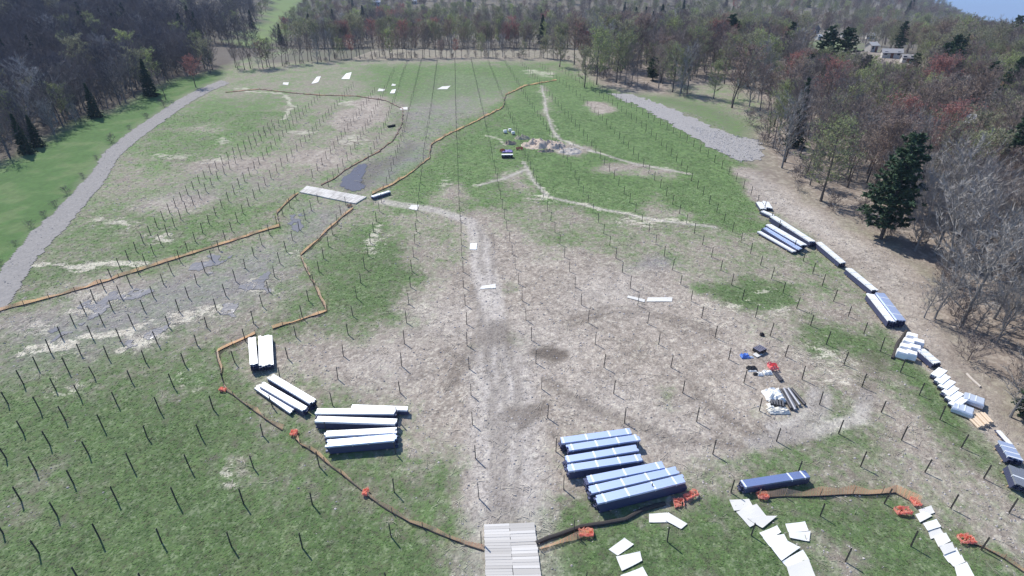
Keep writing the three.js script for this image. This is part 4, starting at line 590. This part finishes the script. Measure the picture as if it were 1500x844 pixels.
const KIND = {
  bare: { v: mk(5, (i) => bareTree(100 + i, 14, { wide: 0.24 + 0.03 * (i % 3), low: 0.34 + 0.05 * (i % 2) })), mats: [M(0.20, 0.165, 0.15, 1), M(0.25, 0.205, 0.18, 1), M(0.165, 0.14, 0.135, 1)], bark },
  shadedBare: { v: mk(3, (i) => bareTree(115 + i, 13, { wide: 0.30, low: 0.2, twigs: 13, tw: 0.022 })), mats: [M(0.15, 0.13, 0.13, 1), M(0.18, 0.155, 0.145, 1), M(0.13, 0.12, 0.125, 1)], bark },  // not a species: crown colours hold the shade of the left hillside wood
  ash: { v: mk(3, (i) => bareTree(130 + i, 13, { wide: 0.30, low: 0.14, twigs: 13, up: 0.25, tw: 0.02 })), mats: [M(0.33, 0.315, 0.30, 1), M(0.28, 0.265, 0.255, 1)], bark: barkGrey },
  red: { v: mk(3, (i) => bareTree(160 + i, 13, { wide: 0.27, leaf: 0.15 })), mats: [M(0.17, 0.135, 0.13, 1)], leaf: [LF(0.28, 0.20, 0.165), LF(0.31, 0.235, 0.18), LF(0.42, 0.17, 0.14)], bark },
  green: { v: mk(3, (i) => bareTree(190 + i, 12, { wide: 0.27, leaf: 0.15, low: 0.22 })), mats: [M(0.18, 0.16, 0.14, 1)], leaf: [LF(0.26, 0.31, 0.13), LF(0.30, 0.31, 0.18), LF(0.36, 0.44, 0.16)], bark },
  shrub: { v: mk(3, (i) => bareTree(220 + i, 4, { wide: 0.5, low: 0.06, twigs: 12, thick: 0.012, top: 0.75 })), mats: [M(0.19, 0.16, 0.15, 1)], bark },
  pine: { v: mk(3, (i) => conifer(250 + i, 16, { pine: true, wide: 0.25, rows: 15 })), mats: [M(0.045, 0.085, 0.042, 0.9), M(0.055, 0.10, 0.05, 0.9)], bark },
  spruce: { v: mk(3, (i) => conifer(280 + i, 12, { wide: 0.21, rows: 19, low: 0.05 })), mats: [M(0.04, 0.07, 0.042, 0.9)], bark },
};
const CAT = { shadedBare: 'tree', bare: 'tree', ash: 'tree', red: 'tree', green: 'tree', shrub: 'shrub', pine: 'conifer', spruce: 'conifer' }, NAME = { shadedBare: 'bare_tree', bare: 'bare_tree', ash: 'bare_tree', red: 'budding_tree', green: 'budding_tree', shrub: 'shrub', pine: 'pine_tree', spruce: 'spruce_tree' };
const protos = {};
function tree(kind, p, h, label, group, seed = 0, leafI = 0, sx = 1) {
  const K = KIND[kind], i = seed % K.v.length, j = (seed >> 3) % K.mats.length, key = kind + i + '/' + j + '/' + leafI, v = K.v[i];
  let g = protos[key];
  if (!g) { g = protos[key] = new THREE.Group(); const t = mesh('trunk', v.trunk, K.bark, g), c = mesh('crown', v.crown, K.mats[j], g); if (v.leaves) mesh('buds', v.leaves, K.leaf[leafI % K.leaf.length], c); }
  const o = g.clone(); o.name = numbered(NAME[kind]); o.position.copy(p); o.rotation.y = seed * 1.7; o.scale.setScalar(h / v.h); o.scale.x *= sx; o.scale.z *= sx; scene.add(o);
  return tag(o, label, CAT[kind], group);
}
function treePx(kind, px, py, hpx, label, seed = 0, leafI = 0, sx = 1, group) { const p = at(px, py), f = toPx(p)[2]; return tree(kind, p, hpx * f / FOC / 0.93, label, group, seed, leafI, sx); }
treePx('pine', 1290, 350, 142, 'large dark green pine standing alone at the edge of the dirt way on the right', 0, 0, 1.15);
treePx('spruce', 222, 141, 47, 'tall dark conifer standing alone on the left meadow before the wood', 1, 0, 1.1); treePx('spruce', 141, 172, 44, 'dark conifer on the left meadow, nearer than the tall lone one', 2); treePx('spruce', 108, 150, 26, 'small dark conifer in the left wood behind the two meadow conifers', 0, 0, 1.2);
treePx('bare', 243, 146, 40, 'small bare tree right beside the tall meadow conifer', 2); treePx('red', 287, 128, 42, 'reddish budding tree on the far tip of the left meadow', 1, 2, 1.2);
treePx('ash', 80, 197, 48, 'pale grey bushy tree at the left wood edge', 1, 0, 1.2); treePx('ash', 32, 162, 34, 'pale grey tree inside the left wood near the picture edge', 2, 0, 1.2); treePx('ash', 112, 182, 30, 'pale grey small tree at the left wood edge beside the meadow conifer', 0, 0, 1.2); treePx('spruce', 40, 225, 52, 'dark conifer at the left wood edge, lower of two', 1); treePx('spruce', 57, 215, 42, 'dark conifer at the left wood edge, upper of two', 2);
treePx('pine', 1202, 112, 62, 'dark pine, left of the pair below the hillside houses', 1, 0, 1.3); treePx('pine', 1228, 112, 60, 'dark pine, right of the pair below the hillside houses', 2, 0, 1.5);
treePx('pine', 1378, 142, 62, 'dark spreading pine below the pair of low hillside houses', 0, 0, 1.5); treePx('pine', 1432, 158, 58, 'dark pine right of the spreading one near the right edge', 1, 0, 1.5); treePx('pine', 1482, 200, 84, 'dark pine high at the right picture edge', 2, 0, 1.3); treePx('pine', 1498, 300, 120, 'tall dark pine cut by the right picture edge', 0, 0, 1.1); treePx('spruce', 1161, 215, 88, 'slender dark spruce among bare trees behind the gravel track', 1, 0, 0.8); treePx('pine', 1332, 120, 36, 'small dark pine beside the right one of the two low hillside houses', 2, 0, 1.3);
treePx('pine', 1063, 86, 54, 'dark pine standing out above the grey wood right of the centre', 1, 0, 1.4); treePx('pine', 956, 118, 30, 'low dark evergreen under the bare trees by the gravel track', 2, 0, 1.6); treePx('pine', 1498, 612, 60, 'green bushy pine at the lower right picture edge', 1, 0, 1.4);
treePx('green', 874, 124, 76, 'light green budding tree, tallest at the field corner beside the gravel track', 0, 2, 0.9); treePx('green', 820, 98, 44, 'light green budding tree behind the field corner', 1, 1, 1.1); treePx('green', 856, 128, 54, 'light green budding tree, lower one in front of the tallest green one', 2, 1, 1.2);
treePx('red', 1072, 158, 84, 'reddish budding tree among the trunks beside the grass clearing', 0, 0, 1.1); treePx('red', 1272, 160, 46, 'bright red budding tree in the middle of the right wood', 1, 2, 1.3); treePx('red', 1220, 150, 44, 'dull red budding tree left of the bright red one', 2, 0, 1.4); treePx('red', 1438, 262, 40, 'small red budding tree near the right picture edge', 0, 2, 1.2);
[[905, 30], [915, 33], [930, 32], [942, 31], [955, 33], [968, 34], [981, 33], [997, 31]].forEach(([x, y], i) => treePx('spruce', x, y + 5, 14 + (i % 3) * 4 + (i === 5 ? 5 : 0), ['first', 'second', 'third', 'fourth', 'fifth', 'sixth', 'seventh', 'eighth'][i] + ' dark conifer from the left in the dark row on the far wooded slope', i, 0, 1.5, 'dark conifers in a row far off'));
for (let i = 0; i < 12; i++) treePx('spruce', 1352 + i * 4.6, 50 + i * 2.6 + (i % 3), 13 + (i % 4) * 2, 'dark conifer in the short dark row high on the right mountain', i, 0, 1.5, 'dark conifers high on the right mountain');
for (let i = 0; i < 30; i += 2) { const t = i / 29 * 10.2 + 0.6, k = Math.floor(t), a = ROAD[k], b = ROAD[Math.min(k + 1, ROAD.length - 1)], x = lerp(a[0], b[0], t - k), y = lerp(a[1], b[1], t - k), w = lerp(25, 10, i / 29); treePx('shrub', x - w, y - w * 0.45, 6 + 7 * PERM[i * 37], 'dark low shrub on the far side of the grey gravel road', i, 0, 1.4, 'shrubs along the gravel road'); }

/* the woods: the trees that show largest one by one, the rest as one mass of each kind */
{
  const r = rngOf(909), cand = [], add = (kind, x, D, h, zone) => cand.push({ kind, x, D, h, zone, seed: Math.floor(r() * 1000) });
  const RP = [...L2(RIGHT_EDGE), [110, 8], [260, 30], [330, 262], [40, 262], [34, 215]];
  const LP = [...L2(LEFT_EDGE), [-112, 205], [-150, 262], [-420, 262], [-420, 60]];
  const clear = L2([[1000, 120], [1080, 122], [1110, 150], [1095, 176], [1010, 146]]);
  const pick = (list) => { let t = r(), s = 0; for (const [k, w] of list) { s += w; if (t < s) return k; } return list[0][0]; };
  for (let x = -260; x < 330; x += 3.7) for (let D = 14; D < 262; D += 3.7) {
    const X = x + (r() - 0.5) * 3.4, Y = D + (r() - 0.5) * 3.4, k = r();
    if (inPoly(RP, X, Y)) {
      if (inPoly(clear, X, Y) && k < 0.8) continue;
      if (inYard(X, Y)) continue;
      const e = edgeDist(RP.slice(0, RIGHT_EDGE.length), X, Y, false);
      if (e < 4 && k < 0.62) { if (k < 0.5) add('shrub', X, Y, 2 + 2.5 * r(), 'right'); continue; }
      if (k < (Y < 85 ? 0.08 : 0.45)) continue;
      add(Y < 85 ? pick([['ash', 0.52], ['bare', 0.30], ['green', 0.12], ['red', 0.04], ['pine', 0.02]]) : pick([['bare', 0.50], ['ash', 0.10], ['red', 0.14], ['green', 0.23], ['pine', 0.03]]), X, Y, 9.5 + 6 * r(), 'right');
      if (Y < 95 && e < 22) { if (r() < 0.5) add('shrub', X + r() * 2, Y + r() * 2, 1.8 + 2.6 * r(), 'right'); if (r() < 0.4) add('ash', X - r() * 2, Y + r() * 2, 4.5 + 4 * r(), 'right'); }
    } else if (inPoly(LP, X, Y)) { if (k < 0.06) continue; add(pick(edgeDist(LP.slice(0, LEFT_EDGE.length), X, Y, false) < 26 ? [['shadedBare', 0.86], ['ash', 0.09], ['green', 0.05]] : [['shadedBare', 0.86], ['ash', 0.03], ['spruce', 0.07], ['green', 0.04]]), X, Y, 7.5 + 5 * r(), 'left'); }
  }
  // the line of trees along the far edge of the field, and the second line behind the strip
  for (let i = 0; i < 74; i++) { const t = i / 73, px = lerp(345, 828, t) + (r() - 0.5) * 6, py = lerp(101, 85, sstep(0, 0.4, t)) + (r() - 0.5) * 4 + (t > 0.9 ? (t - 0.9) * 40 : 0), p = at(px, py); add(pick([['bare', 0.7], ['red', 0.14], ['ash', 0.08], ['green', 0.08]]), p.x, -p.z, (px < 640 ? 8.5 : 6) + 3 * r(), 'edge'); if (r() < 0.5) add('shrub', p.x + r() * 4, -p.z + r() * 3, 1.4 + r() * 1.2, 'edge'); }
  for (let i = 0; i < 70; i++) { const p = [lerp(-95, 36, r()), 258 + r() * 10]; add(pick([['bare', 0.62], ['red', 0.2], ['green', 0.18]]), p[0], p[1], 9 + 4 * r(), 'edge'); }
  // hills beyond
  for (let D = 266; D < 1350; D += 5 + D * 0.012) { const s = 5 + D * 0.011; for (let x = -1.25 * D; x < 1.2 * D; x += s) { const X = x + (r() - 0.5) * s, Y = D + (r() - 0.5) * s; if (inLane(X, Y) || inYard(X, Y) || r() < 0.12) continue; const left = X < -0.44 * Y, patch = fbm(X * 0.012, Y * 0.012, 3); add(left ? pick([['shadedBare', 0.87], ['ash', 0.03], ['spruce', 0.06], ['green', 0.04]]) : patch > 0.56 ? pick([['green', 0.6], ['bare', 0.32], ['red', 0.06], ['spruce', 0.02]]) : pick([['bare', 0.60], ['red', 0.15], ['green', 0.18], ['ash', 0.05], ['spruce', 0.02]]), X, Y, 9 + 5 * r(), 'far'); } }
  for (let x = -420; x < -110; x += 5.2) for (let D = 262; D < 268; D += 5) add('shadedBare', x + r() * 3, D + r() * 3, 10 + 5 * r(), 'left');
  for (const c of cand) { c.p = ground(c.x, -c.D); const q = toPx(c.p);
    if (q[0] > 1172 && q[0] < 1345 && q[1] < 215) { const lim = q[0] < 1240 ? 66 : 66 + (q[0] - 1240) * 0.27, room = (q[1] - lim - 8) * q[2] / FOC; if (q[1] > 52 + Math.max(0, q[0] - 1190) * 0.2 && c.h > room * 0.95) c.h = room * (0.8 + 0.2 * r()); if (c.h < 2.2) { c.size = 0; c.q = [9999, 0, 1]; continue; } }
    if (q[0] > 340 && q[0] < 470 && q[1] < 100) { const yl = 78 - (q[0] - 375) * 1.07; if (q[1] > yl - 4) c.h = Math.min(c.h, Math.max(1.6, (q[1] - yl + 4) * q[2] / FOC)); }
    if (c.kind === 'pine' && q[0] < 1130) c.kind = 'green';
    if (c.kind === 'pine' && q[0] > 1130 && q[0] < 1360 && q[1] > 150 && q[1] < 420) c.kind = 'bare';
    if (q[0] > 1380 && q[0] < 1425 && q[1] > 188 && q[1] < 250) { c.h *= 0.5; } if (q[0] > 1076 && q[0] < 1100 && q[1] > 126 && q[1] < 150) c.h *= 0.4; c.q = q; c.size = q[2] > 1 && q[0] > -20 && q[0] < 1520 && q[1] > 8 && q[1] < 1100 ? c.h / q[2] * (c.zone === 'edge' ? 1.9 : c.zone === 'left' ? 0.75 : 1) * (c.kind === 'shrub' ? 1.4 : 1) : 0; }
  const seen = cand.filter((c) => c.q[2] > 1 && c.q[0] > -260 && c.q[0] < 1800).sort((a, b) => b.size - a.size);
  const LAB = { right: { bare: 'dark bare tree of the wood right of the field', ash: 'pale grey bare tree of the wood right of the field', red: 'reddish budding tree of the wood right of the field', green: 'pale green budding tree of the wood right of the field', pine: 'dark pine inside the wood right of the field', shrub: 'bare brown shrub at the edge of the wood right of the field' }, left: { shadedBare: 'dark bare tree of the wood beyond the left meadow', bare: 'dark bare tree of the wood beyond the left meadow', ash: 'grey tree of the wood beyond the left meadow', spruce: 'dark conifer of the wood beyond the left meadow', green: 'greenish tree of the wood beyond the left meadow' }, edge: { bare: 'slim bare tree in the line along the far end of the field', ash: 'pale bare tree in the line along the far end of the field', red: 'reddish tree in the line along the far end of the field', green: 'greenish tree in the line along the far end of the field', shrub: 'low bare shrub in the line along the far end of the field' }, far: { shadedBare: 'dark bare tree on the far hillside', bare: 'bare tree on the far hillside', red: 'reddish tree on the far hillside', green: 'greenish tree on the far hillside', ash: 'pale tree on the far hillside', spruce: 'dark conifer on the far hillside' } };
  const rest = {};
  seen.forEach((c, i) => {
    if (i < 285) { const l = LAB[c.zone][c.kind]; tree(c.kind, c.p, c.h, l, l.replace(/^(\S.*?) (tree|shrub|conifer|pine)/, '$1 $2s'), c.seed, c.seed, 0.9 + 0.3 * ((c.seed % 7) / 7)); return; }
    const K = KIND[c.kind], vi = c.seed % K.v.length, k = 0.8 + 0.45 * r(), m = K.mats[(c.seed >> 3) % K.mats.length].color, key = c.kind + vi; (rest[key] = rest[key] || { c, vi, tr: [], lf: [] });
    const s = c.h / K.v[vi].h, e = { p: c.p, ry: r() * 6.28, s: s * (0.95 + 0.35 * r()), sy: 0.9, c: [m.r * k, m.g * k, m.b * k] }; rest[key].tr.push(e);
    if (K.leaf) { const f = K.leaf[c.seed % 5 === 0 ? K.leaf.length - 1 : c.seed % 2].color; rest[key].lf.push({ ...e, c: [f.r * k, f.g * k, f.b * k] }); }
  });
  const word = { shadedBare: 'dark bare', bare: 'grey bare', ash: 'pale bare', red: 'reddish', green: 'pale green', pine: 'dark pine', spruce: 'dark conifer', shrub: 'bare shrub' };
  for (const key in rest) {
    const { c, vi, tr, lf } = rest[key], v = KIND[c.kind].v[vi], white = M(1, 1, 1, 1);
    scatter('distant_wood', mergeGeometries([v.trunk, v.crown]), white, tr, 'mass of ' + word[c.kind] + ' trees covering the hills and filling the woods', 'wood');
    if (lf.length) scatter('distant_wood', v.leaves, LF(1, 1, 1), lf, 'haze of ' + word[c.kind] + ' buds on the trees of the far woods', 'wood');
  }
}

/* ------------------------------------------------------------------ houses among the trees */
function house(px, py, w, d, h, roofH, turn, wall, roof, label, wins = 3) {
  w *= 0.6; d *= 0.6; h *= 0.68; roofH *= 0.7;
  const p = at(px, py), g = thing('house', p, turn, label, 'house'), wm = M(wall[0] * 0.7, wall[1] * 0.7, wall[2] * 0.7, 0.8), rm = M(roof[0] * 0.75, roof[1] * 0.75, roof[2] * 0.75, 0.8), gl = M(0.04, 0.05, 0.07, 0.15), white = M(0.75, 0.75, 0.73, 0.7);
  const b = new MB().box(0, -1, 0, w, h + 1, d); for (const s of [-1, 1]) b.tri(V(s * w / 2, h, -d / 2), V(s * w / 2, h, d / 2), V(s * w / 2, h + roofH, 0)); mesh('wall', b.geo(), wm, g);
  const R = new MB(); for (const s of [-1, 1]) { const a = [V(-w / 2 - 0.4, h - 0.25, s * (d / 2 + 0.5)), V(w / 2 + 0.4, h - 0.25, s * (d / 2 + 0.5)), V(w / 2 + 0.4, h + roofH + 0.12, 0), V(-w / 2 - 0.4, h + roofH + 0.12, 0)], t = a.map((q) => q.clone().add(V(0, 0.18, 0))); R.quad(t[0], t[1], t[2], t[3]).quad(a[3], a[2], a[1], a[0]).quad(a[0], a[1], t[1], t[0]).quad(a[1], a[2], t[2], t[1]).quad(a[3], a[0], t[0], t[3]); }
  const rf = mesh('roof', R.geo(), rm, g); mesh('chimney', new MB().box(w * 0.2, h + roofH * 0.5, -0.4, 0.7, roofH * 0.9, 0.7).geo(), M(0.3, 0.16, 0.12, 0.9), rf);
  for (let i = 0; i < wins; i++) { const x = -w / 2 + w * (i + 0.5) / wins; if (i === 1) { mesh('door', new MB().box(x, 0, d / 2 + 0.03, 1, 2.1, 0.08).geo(), M(0.2, 0.1, 0.07), g); continue; } const f = mesh('window', new MB().box(x, 1.0, d / 2 + 0.03, 1.3, 1.5, 0.07).geo(), white, g); mesh('pane', new MB().box(x, 1.1, d / 2 + 0.05, 1.1, 1.3, 0.06).geo(), gl, f); }
  return g;
}
house(1190, 50, 11, 8, 4.5, 3.2, 0.3, [0.55, 0.55, 0.56], [0.10, 0.10, 0.12], 'grey house with a dark roof, leftmost on the right hillside');
house(1198, 58, 4.5, 4, 2.6, 1.3, 0.3, [0.8, 0.8, 0.8], [0.72, 0.72, 0.72], 'small white outbuilding just below the grey hillside house', 2);
house(1217, 52, 5, 5, 4, 1.6, 0, [0.8, 0.8, 0.8], [0.66, 0.66, 0.66], 'white narrow house right of the grey hillside house', 2); house(1235, 55, 6, 4, 2.6, 1.4, 0.2, [0.78, 0.78, 0.76], [0.5, 0.5, 0.5], 'low white house beside the dark evergreens on the hillside', 2); house(1274, 57, 8, 6, 3, 1.8, -0.3, [0.76, 0.76, 0.74], [0.45, 0.45, 0.46], 'white house half hidden by trees, right of the evergreens on the hillside'); house(1275, 76, 6, 6, 4, 1.6, 0.2, [0.62, 0.6, 0.58], [0.55, 0.55, 0.55], 'pale house directly above the hillside meadow', 2);
house(1304, 85, 11, 5, 3, 1.6, -0.35, [0.74, 0.73, 0.71], [0.42, 0.42, 0.44], 'pale low house, left one of the two at the end of the hillside meadow', 3); house(1330, 92, 8, 5, 2.6, 1.3, -0.35, [0.74, 0.73, 0.71], [0.36, 0.35, 0.36], 'pale low house, right one of the two at the end of the hillside meadow', 4);
house(1402, 192, 7, 6, 3.6, 1.8, -0.6, [0.7, 0.7, 0.7], [0.62, 0.63, 0.66], 'pale roofed house hidden in the wood near the right edge'); house(1088, 127, 5, 4, 2.8, 1.4, 0.4, [0.72, 0.72, 0.7], [0.12, 0.12, 0.13], 'small white shed with a dark roof behind the clearing trunks', 2); house(1228, 165, 6, 4, 2.6, 1.4, 0.2, [0.66, 0.65, 0.63], [0.6, 0.59, 0.58], 'pale cabin in the middle of the right wood', 2);
house(551, 8, 14, 7, 4, 2, 0.1, [0.6, 0.62, 0.68], [0.66, 0.68, 0.72], 'pale roofed house on the far hill at the top of the picture'); house(607, 6, 8, 6, 4, 2, 0, [0.74, 0.74, 0.74], [0.6, 0.6, 0.62], 'small white house on the far hill, right of the pale roofed one', 2);

renderer.render(scene, camera);
